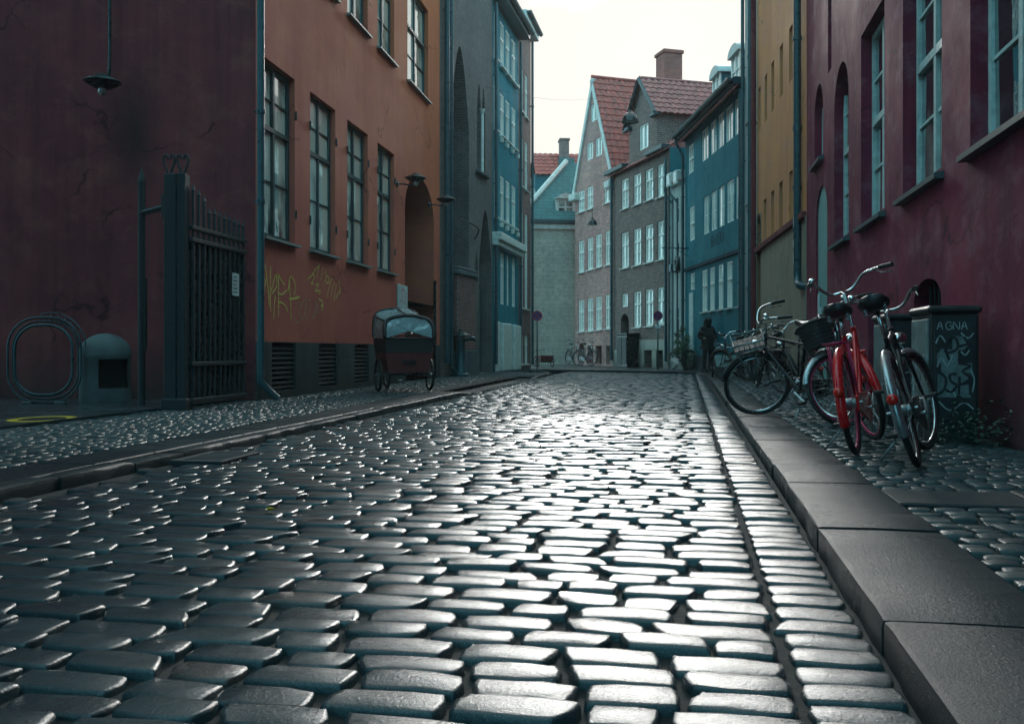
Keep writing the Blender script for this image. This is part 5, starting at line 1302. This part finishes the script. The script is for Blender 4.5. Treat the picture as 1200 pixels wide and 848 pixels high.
cabinet((3.20, 7.06), 'graffiti covered dark cable cabinet at the right edge with torn pale poster', marks_a)
cabinet((3.50, 8.62), 'dark cable cabinet standing behind the grey bicycle handlebars', marks_b)
# weeds at its foot
m = MB(); r = random.Random(4)
for i in range(520):
    c_ = Vector((3.20, 7.06, .1))+Vector((.983, -.182, 0))*r.uniform(.02, .75)+Vector((-.18, -.98, 0))*r.uniform(.01, .22); h = abs(r.gauss(0, .13)); h = min(h, .3)
    a = r.uniform(0, 2*PI); L_ = r.uniform(.02, .05); tl = r.uniform(-.6, .9); d_ = Vector((math.cos(a)*math.cos(tl), math.sin(a)*math.cos(tl), math.sin(tl)))*L_; s_ = d_.cross(Vector((0, 0, 1))).normalized()*L_*.38
    b_ = c_+Vector((0, 0, h+.01)); m.add([b_, b_+d_*.5+s_, b_+d_, b_+d_*.5-s_], [(0, 1, 2, 3)])
tag(m.build('weeds', MAT['leaf_dark']), kind='stuff')

# --- leafy shrub by the blue house
pb = Vector((ray(804)*32.3, 32.3)); sh = empty('shrub', (pb.x, pb.y, .095), 0, 'leafy green shrub against the wall left of the dark figure', 'shrub')
m = MB(); r = random.Random(8); cl_ = []
for i in range(14): a = r.uniform(0, 2*PI); cl_.append((Vector((.42*math.cos(a)*r.random()**.5, .34*math.sin(a)*r.random()**.5, r.uniform(.35, 1.45))), r.uniform(.12, .26)))
for i in range(3000):
    c_, R_ = r.choice(cl_); v_ = Vector((r.gauss(0, 1), r.gauss(0, 1), r.gauss(0, 1))).normalized()*R_*r.random()**.4; b_ = c_+v_
    d_ = Vector((r.gauss(0, 1), r.gauss(0, 1), r.gauss(-.2, .7))).normalized()*r.uniform(.03, .06); s_ = d_.orthogonal().normalized()*d_.length*.35; m.add([b_, b_+d_*.5+s_, b_+d_, b_+d_*.5-s_], [(0, 1, 2, 3)])
m.build('foliage', MAT['leaf'], sh)
m = MB()
for c_, R_ in cl_: m.tube(smoothpath([(c_.x*.2, c_.y*.2, -.03), (c_.x*.5, c_.y*.5, c_.z*.5), tuple(c_)], 3), [.02, .019, .018, .016, .014, .012, .008], 5)
m.build('stem', MAT['bark'], sh)

# ------------------------------------------------------------------ bicycles
def ring(m, c, R, r, n=44, k=7, X=None):
    P_ = [Vector((c[0]+R*math.cos(2*PI*i/n), c[1], c[2]+R*math.sin(2*PI*i/n))) for i in range(n)]
    if X is not None: P_ = [X @ p for p in P_]
    m.tube(P_, r, k, True)
def mudguard(m, c, R, a0, a1, wd, X=None, n=22):
    pr = [(-1, -.028), (-.82, -.008), (-.4, .004), (0, .008), (.4, .004), (.82, -.008), (1, -.028)]; k = len(pr); b = len(m.v)
    for i in range(n+1):
        w_ = a0+(a1-a0)*i/n
        for (y, dr) in pr:
            p = Vector((c[0]+(R+dr)*math.cos(w_), y*wd/2, c[2]+(R+dr)*math.sin(w_))); m.v.append(tuple(X @ p if X is not None else p))
    for i in range(n):
        for j in range(k-1): q = b+i*k+j; m.f.append((q, q+1, q+k+1, q+k))
def bicycle(rear, head, lean, steer, label, paint='black', guard='black', rim='chrome', step=False, front=None, tail=True, grips='rubber', bar_up=0., light=True, rack='black', seat_up=0., group='bicycles parked along the right pavement'):
    t = empty('bicycle', (rear[0], rear[1], .105), 0, label, 'bicycle', group, rot=(-lean, 0, math.atan2(head[1], head[0])))
    WR = .345; ax = Vector((-.27, 0, .963)).normalized(); H0 = Vector((.915, 0, .70))
    X = Matrix.Translation(H0) @ Matrix.Rotation(steer, 4, ax) @ Matrix.Translation(-H0); I = Matrix.Identity(4)
    for c, M_, hubr in (((0, 0, WR), I, .034), ((1.08, 0, WR), X, .024)):
        m = MB(); n = 28
        a_, b_ = M_ @ Vector((c[0], -.05, c[2])), M_ @ Vector((c[0], .05, c[2])); m.tube([a_, b_], hubr, 10); m.tube([M_ @ Vector((c[0], -.09, c[2])), M_ @ Vector((c[0], .09, c[2]))], .010, 6)
        for i in range(n):
            w_ = 2*PI*i/n; w2 = w_+(.55 if i % 4 < 2 else -.55); y = .032 if i % 2 else -.032
            m.tube([M_ @ Vector((c[0]+hubr*math.cos(w2), y, c[2]+hubr*math.sin(w2))), M_ @ Vector((c[0]+.305*math.cos(w_), 0, c[2]+.305*math.sin(w_)))], .0014, 4, caps=False)
        W_ = m.build('wheel', MAT['steel'], t, True, angle=40)
        m = MB(); ring(m, c, .325, .0205, 48, 8, M_); m.build('tyre', MAT['rubber'], W_, True)
        m = MB(); ring(m, c, .300, .0115, 48, 6, M_); m.build('rim', MAT[rim], W_, True)
    # frame
    m = MB(); BB = Vector((.47, 0, .285)); ST = Vector((.30, 0, .80)); HT = Vector((.865, 0, .88)); HB = H0
    m.tube([HB, HT], .020, 10); m.tube([BB, ST], .016, 10); m.tube([BB-Vector((0, .04, 0)), BB+Vector((0, .04, 0))], .024, 10)
    if step:
        m.tube(smoothpath([HB+Vector((-.005, 0, .03)), (.74, 0, .47), (.60, 0, .335), BB], 5), .019, 10); m.tube(smoothpath([HT+Vector((.005, 0, -.04)), (.74, 0, .66), (.60, 0, .50), (.425, 0, .42)], 5), .015, 10)
    else: m.tube([HB+Vector((-.005, 0, .03)), BB], .017, 10); m.tube([HT+Vector((.008, 0, -.03)), (.315, 0, .755)], .015, 10)
    for s_ in (-1, 1):
        m.tube([BB+Vector((0, .03*s_, 0)), (.25, .045*s_, .30), (0, .06*s_, WR)], .009, 8); m.tube([(.315, .016*s_, .755), (.2, .045*s_, .62), (0, .06*s_, WR)], .008, 8)
    m.build('frame', MAT[paint], t, True, angle=50)
    m = MB()
    for s_ in (-1, 1): m.tube([X @ Vector(p) for p in ((.925, .02*s_, .685), (.94, .05*s_, .64), (1.02, .055*s_, .44), (1.05, .057*s_, .38), (1.08, .058*s_, WR))], [.013, .014, .011, .010, .009], 8)
    m.tube([X @ Vector((.925, -.055, .68)), X @ Vector((.925, .055, .68))], .017, 8); m.build('fork', MAT[paint], t, True, angle=50)
    if guard:
        for c, M_, a0, a1 in (((0, 0, WR), I, PI*.33, PI*1.12), ((1.08, 0, WR), X, PI*.12, PI*.98)):
            m = MB(); mudguard(m, c, .372, a0, a1, .062, M_)
            G_ = m.build('mudguard', MAT[guard], t, True); m = MB()
            for s_ in (-1, 1):
                for w_ in (a1-.12, (a0+a1)/2+.35): m.tube([M_ @ Vector((c[0], .06*s_, c[2])), M_ @ Vector((c[0]+.37*math.cos(w_), .034*s_, c[2]+.37*math.sin(w_)))], .0028, 5)
            m.build('stay', MAT['steel'], G_)
    m = MB(); m.prism([(-.07, WR-.05), (-.08, WR+.04), (.02, WR+.06), (.46, .40), (.57, .35), (.58, .24), (.47, .175), (.36, .20)], 'y', -.075, -.058); m.build('chain_guard', MAT[paint if paint == 'red' else 'black'], t)
    m = MB(); m.tube([BB-Vector((0, .09, 0)), BB+Vector((0, .075, 0))], .013, 8)
    ca = .6
    for s_, y in ((1, -.09), (-1, .075)): m.tube([BB+Vector((0, y, 0)), BB+Vector((s_*.165*math.cos(ca), y*1.1, s_*.165*math.sin(ca)))], .010, 8)
    m.tube([BB-Vector((0, .05, 0)), BB-Vector((0, .046, 0))], .085, 20)
    K_ = m.build('crank', MAT['steel'], t, True, angle=40)
    for s_, y in ((1, -.14), (-1, .13)):
        m = MB(); p = BB+Vector((s_*.165*math.cos(ca), y, s_*.165*math.sin(ca))); m.bbox(p.x-.045, p.x+.045, p.y-.04, p.y+.04, p.z-.013, p.z+.013, .006); m.build('pedal', MAT['rubber'], K_)
    # saddle on its post, coil springs behind
    su = seat_up; m = MB(); m.tube([(.305, 0, .78), (.26, 0, .925+su)], .0135, 10); m.build('seat_post', MAT['chrome'], t, True)
    m = MB(); prof = [(-.02, .02), (.0, .075), (.04, .098), (.09, .10), (.14, .075), (.19, .045), (.24, .030), (.275, .022), (.285, .008)]; k = 9; b = len(m.v)
    for i, (x, hw) in enumerate(prof):
        zc_ = .985+su-.02*math.sin(min(1, max(0, x/.28))*PI)+.012*(x < .03)
        for j in range(k):
            w_ = PI*j/(k-1); m.v.append((.12+x, hw*math.cos(w_), zc_+.030*math.sin(w_)**.7))
        for j in range(k): w_ = PI-PI*j/(k-1); m.v.append((.12+x, hw*.96*math.cos(w_), zc_-.042*math.sin(w_)**.5*(1 if hw > .03 else .7)))
    kk = 2*k
    for i in range(len(prof)-1):
        for j in range(kk): q = b+i*kk+j; q2 = b+i*kk+(j+1) % kk; m.f.append((q, q2, q2+kk, q+kk))
    m.f.append(tuple(b+j for j in range(kk))); m.f.append(tuple(b+(len(prof)-1)*kk+j for j in range(kk-1, -1, -1)))
    S_ = m.build('saddle', MAT['leather'], t, True, angle=60); m = MB()
    for s_ in (-1, 1): m.tube([(.155+.014*math.cos(w_), .06*s_+.014*math.sin(w_), .905+su+.055*w_/(8*PI)) for w_ in [8*PI*i/40 for i in range(41)]], .003, 5)
    m.tube([(.14, -.05, .905+su), (.28, -.015, .915+su), (.38, 0, .965+su)], .005, 5); m.tube([(.14, .05, .905+su), (.28, .015, .915+su), (.38, 0, .965+su)], .005, 5); m.build('spring', MAT['steel'], S_)
    # handlebar
    bu = bar_up; m = MB(); m.tube([X @ Vector((.868, 0, .87)), X @ Vector((.838, 0, .985+bu)), X @ Vector((.90, 0, 1.0+bu))], .013, 8); 
    pts = [(.905, .0, 1.0+bu), (.915, .07, 1.005+bu), (.90, .13, 1.045+bu), (.865, .18, 1.095+bu), (.80, .235, 1.105+bu), (.70, .275, 1.10+bu), (.60, .30, 1.09+bu)]
    L_ = smoothpath([(p[0], -p[1], p[2]) for p in pts[::-1]]+pts[1:], 4); m.tube([X @ p for p in L_], .0115, 8); Hb = m.build('handlebar', MAT['chrome'], t, True, angle=60)
    for s_ in (-1, 1):
        m = MB(); m.tube([X @ Vector(p) for p in ((.725, .268*s_, 1.101+bu), (.66, .288*s_, 1.096+bu), (.585, .303*s_, 1.088+bu))], .018, 10); m.build('grip', MAT[grips], Hb, True, angle=60)
        m = MB(); m.tube([X @ Vector(p) for p in ((.76, .25*s_, 1.085+bu), (.72, .27*s_, 1.06+bu), (.62, .305*s_, 1.045+bu))], .005, 6); m.build('brake_lever', MAT['steel'], Hb, True)
    m = MB(); p = X @ Vector((.83, .21, 1.135+bu)); m.ball(p, .03, 12, (1, 1, .75)); m.build('bell', MAT['chrome'], Hb, True)
    if light:
        m = MB(); M_ = X @ Matrix.Translation((.985, 0, .80)) @ Matrix.Rotation(PI/2, 4, 'Y'); m.lathe([(.001, -.06), (.025, -.05), (.04, -.01), (.042, .03), (.036, .034)], 14, M_); m.tube([X @ Vector((.93, 0, .76)), X @ Vector((.965, 0, .79))], .007, 6); hl = m.build('headlight', MAT['chrome'], t, True, angle=50)
        m = MB(); m.lathe([(.001, .038), (.036, .034)], 14, M_); m.build('lens', MAT['paper'], hl, True)
    if rack:
        m = MB()
        for s_ in (-1, 1): m.tube([(.22, .05*s_, .70), (.12, .06*s_, .745), (-.30, .06*s_, .745), (-.33, .03*s_, .745)], .006, 6); m.tube([(-.12, .06*s_, .745), (-.0, .07*s_, WR)], .005, 6); m.tube([(-.02, .06*s_, .745), (-.0, .07*s_, WR)], .005, 6)
        for x in (.1, -.05, -.2, -.32): m.tube([(x, -.06, .745), (x, .06, .745)], .005, 6)
        m.tube([(.02, 0, .75), (-.26, 0, .75)], .006, 6); m.build('rack', MAT[rack], t, True)
    m = MB(); m.tube([(.40, .05, .27), (.36, .14, .14), (.33, .235+lean*.2, .015+.06*0)], .008, 8); m.build('kickstand', MAT['steel'], t, True)
    if tail:
        m = MB(); w_ = PI*.93; p = Vector((.395*math.cos(w_), 0, WR+.395*math.sin(w_))); m.ball(p, .032, 12, (.6, 1, 1)); m.build('tail_light', MAT['tail'], t, True)
    if front == 'carrier':
        m = MB(); z0, z1 = .80, .88; x0, x1, w_ = .90, 1.22, .19
        for z, rr_ in ((z0, .008), (z1, .010)): m.tube([X @ Vector(p) for p in ((x0, -w_, z), (x1, -w_, z), (x1, w_, z), (x0, w_, z))], rr_, 6, True)
        for i in range(7): x = x0+(x1-x0)*i/6; [m.tube([X @ Vector((x, s_*w_, z0)), X @ Vector((x, s_*w_, z1))], .005, 5) for s_ in (-1, 1)]
        for i in range(5): y = -w_+2*w_*i/4; m.tube([X @ Vector((x1, y, z0)), X @ Vector((x1, y, z1))], .005, 5)
        for s_ in (-1, 1): m.tube([X @ Vector((1.20, .15*s_, z0)), X @ Vector((1.08, .065*s_, WR))], .007, 6); m.tube([X @ Vector((1.0, .15*s_, z0)), X @ Vector((1.08, .065*s_, WR))], .007, 6)
        C_ = m.build('front_carrier', MAT['pole'], t, True); m = MB()
        for i in range(7): y = -w_+.03+(2*w_-.06)*i/6; m.bbox(x0, x1, y-.022, y+.022, z0+.009, z0+.022, .004, X)
        m.build('slat', MAT['rubber'], C_)
    if front == 'basket':
        m = MB(); M_ = X @ Matrix.Translation((1.10, 0, .78)); n = 20
        R0 = [(.105*math.copysign(abs(math.cos(w_))**.6, math.cos(w_)), .135*math.copysign(abs(math.sin(w_))**.6, math.sin(w_))) for w_ in [2*PI*i/n for i in range(n)]]
        for q0, z0, q1, z1 in ((1, 0, 1.2, .22), (.96, .01, 1.16, .22)):
            for i in range(n): a, b_ = R0[i], R0[(i+1) % n]; m.quad(M_ @ Vector((a[0]*q0, a[1]*q0, z0)), M_ @ Vector((b_[0]*q0, b_[1]*q0, z0)), M_ @ Vector((b_[0]*q1, b_[1]*q1, z1)), M_ @ Vector((a[0]*q1, a[1]*q1, z1)))
        m.poly([M_ @ Vector((a[0], a[1], 0)) for a in R0]); m.tube([M_ @ Vector((a[0]*1.2, a[1]*1.2, .222)) for a in R0], .011, 6, True)
        for k in range(1, 6): q = 1+.2*k/6; m.tube([M_ @ Vector((a[0]*q*1.01, a[1]*q*1.01, .22*k/6)) for a in R0], .006, 5, True)
        m.build('basket', MAT['canvas'], t, True, angle=50)
    return t
def g2(px, py): p = gp(px, py, .105); return (p.x, p.y)
B1 = bicycle((3.16, 8.92), (-.43, .90), .17, .95, 'black bicycle with front carrier leaning beside the kerb', front='carrier', rack='black', group='bicycles parked along the right pavement')
B2 = bicycle((3.42, 9.45), (-.30, -.95), -.12, -1.0, 'dark bicycle with black front basket and pink rims behind the others', rim='pink', guard='steel', step=True, front='basket', tail=False)
B3 = bicycle(g2(1004, 533), (.46, .89), .15, .45, 'bright red bicycle with red mudguards and chrome swept handlebar', paint='red', guard='red', rim='pink', step=True, rack='pink', bar_up=.15)
B4 = bicycle(g2(1077, 547), (.46, .888), .27, -.28, 'grey bicycle with shiny silver mudguards nearest the camera', paint='black', guard='steel', rim='chrome', rack=None, seat_up=.05, tail=True)
far = []
def place(src, x, y, head, lean, label, grp):
    o = copy_tree(src); o.location = (x, y, .105); o.rotation_euler = (-lean, 0, math.atan2(head[1], head[0])); o['label'] = label; o['group'] = grp; return o
gA = 'bicycles parked along the right pavement'; gB = 'far bicycles against the houses'
KB = bicycle((4.98, 16.6), (-.10, .99), .14, .35, 'dark city bicycle parked far behind the front carrier', group=gA, rim='black')
place(KB, 5.62, 19.6, (-.25, .97), .10, 'dark bicycle parked farthest back beside the pale cargo box', gA)
place(KB, 4.45, 13.6, (-.1, .99), .12, 'dark bicycle half hidden behind the black carrier bicycle', gA)
place(KB, ray(787)*33.6, 33.3, (.3, -.95), .1, 'dark bicycle leaning by the slim pale house next to the shrub', gB)
place(KB, 5.42, 21.3, (-.28, .96), .06, 'upright dark bicycle between the person and the front carrier, nearest the kerb', gA)
place(KB, 5.95, 22.2, (-.15, .99), .12, 'dark bicycle leaning on the ochre house wall behind the upright dark bicycle', gA)
n_ = Vector((-.945, -.325)); 
for px, dd, lb in ((684, 42.9, 'dark bicycle under the leftmost ground floor window of the pink brick house'), (700, 41.1, 'dark bicycle under the middle ground floor windows of the pink brick house')):
    place(KB, ray(px)*dd-.75, dd-.2, (.33, -.94), .08, lb, gB)

# ------------------------------------------------------------------ cargo tricycles
def trike(loc, head, label, box='trike_red', hood=True, grp=None, sc=1.):
    """three-wheeler: x forward, box between the two front wheels, rear wheel behind"""
    t = empty('cargo_tricycle', loc, 0, label, 'cargo bike', grp, rot=(0, 0, math.atan2(head[1], head[0]))); t.scale = (sc, sc, sc)
    def wheel(c, R):
        m = MB(); m.tube([(c[0], c[1]-.05, c[2]), (c[0], c[1]+.05, c[2])], .028, 10)
        for i in range(20): w_ = 2*PI*i/20; m.tube([(c[0]+.02*math.cos(w_+.5), c[1], c[2]+.02*math.sin(w_+.5)), (c[0]+(R-.04)*math.cos(w_), c[1], c[2]+(R-.04)*math.sin(w_))], .0018, 4)
        W_ = m.build('wheel', MAT['steel'], t, True, angle=40); m = MB(); ring(m, c, R-.022, .024, 36, 8); m.build('tyre', MAT['rubber'], W_, True); m = MB(); ring(m, c, R-.05, .013, 36, 6); m.build('rim', MAT['black'], W_, True)
    wheel((.55, .45, .28), .28); wheel((.55, -.45, .28), .28); wheel((-.85, 0, .30), .30)
    m = MB(); a, b, w0, w1 = .05, .92, .33, .40
    vs = [(a, -w0, .33), (b-.06, -w0, .33), (b-.06, w0, .33), (a, w0, .33), (a-.04, -w1, .66), (b, -w1, .66), (b, w1, .66), (a-.04, w1, .66)]
    m.add(vs, [(0, 1, 2, 3), (0, 1, 5, 4), (1, 2, 6, 5), (2, 3, 7, 6), (3, 0, 4, 7)]); B_ = m.build('box', MAT[box], t)
    m = MB(); m.box(b+.002-.03, b+.012-.02, -.12, .12, .47, .53); m.build('badge', MAT['ink'], B_)
    m = MB(); m.box(a-.06, b-.02, -.37, .37, .28, .325); m.tube([(.55, -.5, .28), (.55, .5, .28)], .016, 8); m.tube(smoothpath([(a, 0, .30), (-.25, 0, .28), (-.45, 0, .34), (-.6, 0, .62)], 4), .022, 8); m.tube([(-.42, 0, .3), (-.62, 0, .88)], .017, 8)
    for s_ in (-1, 1): m.tube([(-.38, .03*s_, .28), (-.85, .06*s_, .30)], .010, 6); m.tube([(-.58, .02*s_, .72), (-.85, .06*s_, .30)], .009, 6)
    m.build('frame', MAT['black'], t, True, angle=50)
    m = MB(); m.prism([(-.75, -.03), (-.72, .09), (-.62, .08), (-.48, .02), (-.48, -.02), (-.62, -.08), (-.72, -.09)], 'z', .90, .95); m.build('saddle', MAT['leather'], t)
    m = MB(); m.tube(smoothpath([(-.42, .30, 1.02), (-.22, .3, 1.03), (-.05, .26, .98), (-.02, 0, .96), (-.05, -.26, .98), (-.22, -.3, 1.03), (-.42, -.30, 1.02)], 4), .013, 8); m.tube([(-.02, 0, .66), (-.02, 0, .96)], .014, 8); m.build('handlebar', MAT['black'], t, True)
    m = MB(); m.tube([(-.38, -.1, .28), (-.38, .1, .28)], .012, 6); m.bbox(-.45, -.31, .1, .18, .14, .165, .005); m.bbox(-.45, -.31, -.18, -.1, .39, .415, .005); m.build('crank', MAT['steel'], t)
    if hood:
        # dark skirt above the box, arched front bow, foil windows and roof
        m = MB(); vs = [(a-.04, -w1, .66), (b+.004, -w1, .66), (b+.004, w1, .66), (a-.04, w1, .66), (a-.08, -.42, .93), (b+.02, -.42, .90), (b+.02, .42, .90), (a-.08, .42, .93)]
        m.add(vs, [(0, 1, 5, 4), (1, 2, 6, 5), (2, 3, 7, 6), (3, 0, 4, 7)]); m.build('skirt', MAT['canvas'], t)
        bow = [(b+.02, -.42, .90), (b+.0, -.42, 1.06), (b-.05, -.38, 1.18), (b-.08, -.26, 1.25), (b-.09, 0, 1.285), (b-.08, .26, 1.25), (b-.05, .38, 1.18), (b+.0, .42, 1.06), (b+.02, .42, .90)]
        rear = [(a-.08, -.42, .93), (a-.08, -.42, 1.12), (a-.06, -.40, 1.30), (a-.05, -.28, 1.40), (a-.05, 0, 1.44), (a-.05, .28, 1.40), (a-.06, .40, 1.30), (a-.08, .42, 1.12), (a-.08, .42, .93)]
        m = MB(); m.tube(smoothpath(bow, 4), .035, 8); m.tube(smoothpath(rear, 4), .02, 8); m.tube([bow[2], rear[2]], .016, 6); m.tube([bow[6], rear[6]], .016, 6); m.tube([bow[4], rear[4]], .014, 6)
        m.tube([bow[0], bow[-1]], .018, 6); Hd = m.build('hood', MAT['canvas'], t, True)
        m = MB(); r = random.Random(2); S1, S2 = smoothpath(bow, 3), smoothpath(rear, 3); n = len(S1); k = 6; b0 = len(m.v)
        for i in range(n):
            for j in range(k+1):
                p = S1[i].lerp(S2[i], j/k); sag = -.035*math.sin(PI*j/k)*(1 if 5 < i < n-6 else .3); m.v.append((p.x, p.y, p.z+sag+r.gauss(0, .010)))
        for i in range(n-1):
            for j in range(k): q = b0+i*(k+1)+j; m.f.append((q, q+1, q+k+2, q+k+1))
        m.build('rain_foil', MAT['foil'], Hd, True)
        m = MB(); N2 = 12; b0 = len(m.v); C1 = smoothpath(bow, 2)
        cen = Vector((b+.0, 0, 1.02)); rows = 5
        for i, p in enumerate(C1):
            for j in range(rows): q = p.lerp(cen, j/rows); m.v.append((q.x+r.gauss(0, .008), q.y, q.z))
        for i in range(len(C1)-1):
            for j in range(rows-1): q = b0+i*rows+j; m.f.append((q, q+1, q+rows+1, q+rows))
            m.f.append((b0+i*rows+rows-1, b0+(i+1)*rows+rows-1, len(m.v)))
        m.v.append(tuple(cen)); m.build('front_window', MAT['foil'], Hd, True)
    else:
        m = MB(); m.tube(smoothpath([(b-.02, -.38, .66), (b-.02, -.36, .84), (b-.02, -.25, .90), (b-.02, .25, .90), (b-.02, .36, .84), (b-.02, .38, .66)], 3), .014, 6); m.build('rail', MAT['steel'], t, True)
    return t
trike((-2.04, 16.35, .095), (.34, -.94), 'red cargo tricycle with clear rain hood parked by the red house', grp=None)
trike((ray(635)*37.0, 37.9, .10), (.35, -.94), 'small dark red cargo tricycle at the far left street corner', 'trike_red', False, sc=.72)
trike((5.62, 24.0, .10), (-.22, -.97), 'cargo tricycle with pale box parked beside the dark figure', 'frame_teal', False, sc=.85)

# ------------------------------------------------------------------ hooded person
def skin(name, V, E, R, mat, parent, rootv=0, sub=2):
    me = bpy.data.meshes.new(name); me.from_pydata(V, E, []); o = bpy.data.objects.new(name, me); col.objects.link(o); me.materials.append(mat); o.parent = parent
    md = o.modifiers.new('skin', 'SKIN'); md.use_smooth_shade = True
    for i, rr_ in enumerate(R):
        sv = me.skin_vertices[0].data[i]; sv.radius = (rr_, rr_) if isinstance(rr_, float) else rr_; sv.use_root = (i == rootv)
    sb = o.modifiers.new('sub', 'SUBSURF'); sb.levels = sub; sb.render_levels = sub; return o
pe = empty('person', (ray(829.5)*29.3, 29.3, .098), math.radians(-70), 'person in dark hooded coat and trousers standing by the blue house, elbow bent', 'person')
# local frame: x = the direction faced, y = left
V = [(0, 0, .93), (-.01, 0, 1.12), (-.02, 0, 1.33), (.0, 0, 1.44), (.03, 0, 1.54), (.05, 0, 1.64), (.04, 0, 1.70),
     (-.02, .17, 1.37), (-.06, .29, 1.12), (.13, .22, 1.02), (.20, .17, 1.03), (-.02, -.17, 1.37), (-.10, -.27, 1.12), (.10, -.20, 1.06), (.17, -.16, 1.08),
     (.0, .09, .88), (.02, .10, .49), (-.01, .10, .08), (.10, .12, .04), (.0, -.09, .88), (-.02, -.10, .49), (-.05, -.11, .08), (.06, -.13, .04)]
E = [(0, 1), (1, 2), (2, 3), (3, 4), (4, 5), (5, 6), (2, 7), (7, 8), (8, 9), (9, 10), (2, 11), (11, 12), (12, 13), (13, 14), (0, 15), (15, 16), (16, 17), (17, 18), (0, 19), (19, 20), (20, 21), (21, 22)]
R = [.12, .12, .13, .055, .075, .09, .06, .055, .045, .036, .03, .055, .045, .036, .03, .085, .06, .042, .035, .085, .06, .042, .035]
skin('body', V, E, R, MAT['skin'], pe)
jv = [V[i] for i in (0, 1, 2, 7, 8, 9, 11, 12, 13)]+[(-.01, 0, .80)]; skin('coat', jv, [(9, 0), (0, 1), (1, 2), (2, 3), (3, 4), (4, 5), (2, 6), (6, 7), (7, 8)], [(.18, .235), (.18, .225), (.165, .215), .105, .09, .068, .105, .09, .068, (.185, .24)], MAT['cloth'], pe)
tv_ = [V[i] for i in (0, 15, 16, 17, 19, 20, 21)]; skin('trousers', tv_, [(0, 1), (1, 2), (2, 3), (0, 4), (4, 5), (5, 6)], [.13, .105, .080, .065, .105, .080, .065], MAT['trousers'], pe)
skin('hood', [(-.06, 0, 1.40), (-.03, 0, 1.52), (.015, 0, 1.64), (.0, 0, 1.73)], [(0, 1), (1, 2), (2, 3)], [(.13, .17), (.125, .135), (.14, .14), (.10, .10)], MAT['cloth'], pe)
for i in (17, 21):
    x, y, z = V[i]; m = MB(); m.prism([(x-.09, 0), (x+.17, 0), (x+.20, .03), (x+.16, .07), (x+.02, .11), (x-.08, .11)], 'y', y-.045, y+.045, Matrix.Translation((0, 0, -.0))); m.build('shoe', MAT['black'], pe)

# yellow leaf fallen on the road
lp = gp(318, 598, .045); lf = empty('fallen_leaf', (lp.x, lp.y, .050), .6, 'small yellow fallen leaf lying on the dark cobbles', 'leaf')
m = MB(); n = 5
for i in range(n):
    t0, t1 = i/n, (i+1)/n; f_ = lambda q: (.028*math.sin(PI*q)**.8, .075*q-.037, .006*math.cos(q*5))
    a, b = f_(t0), f_(t1); m.quad((-a[0], a[1], a[2]+.006), (0, a[1], a[2]), (0, b[1], b[2]), (-b[0], b[1], b[2]+.006)); m.quad((a[0], a[1], a[2]+.008), (0, a[1], a[2]), (0, b[1], b[2]), (b[0], b[1], b[2]+.008))
m.build('blade', MAT['mark_yellow'], lf); m = MB(); m.tube([(0, -.037, .006), (.004, -.06, .004)], .0015, 5); m.build('stalk', MAT['bark'], lf)

# cast iron gully cover in the left gutter
gy = 6.5; gx = lx(gy)+.24; dc = empty('drain_cover', (gx, gy, .050), -math.atan(.16), 'dark cast iron gully cover lying against the left kerb', 'drain cover')
m = MB()
for (a, b, c, d) in ((-.19, .19, -.30, -.26), (-.19, .19, .26, .30), (-.19, -.15, -.26, .26), (.15, .19, -.26, .26)): m.bbox(a, b, c, d, -.03, .004, .003)
m.build('frame', MAT['iron'], dc)
for k in range(7):
    y = -.22+.44*k/6; m = MB(); m.bbox(-.148, .148, y-.018, y+.018, -.03, .001, .003); m.build('bar', MAT['iron'], dc)
# ------------------------------------------------------------------ damp air
m = bpy.data.materials.new('damp_air'); m.use_nodes = True; nt = m.node_tree
nt.nodes.remove(nt.nodes['Principled BSDF'])
pv = nd(nt, 'ShaderNodeVolumePrincipled'); pv.inputs['Color'].default_value = (.90, .96, .96, 1); pv.inputs['Density'].default_value = .0007; pv.inputs['Anisotropy'].default_value = .35
nt.links.new(pv.outputs['Volume'], nt.nodes['Material Output'].inputs['Volume'])
mb = MB(); mb.box(-40, 40, -30, 90, -1.1, 24); tag(mb.build('haze', m), kind='stuff')
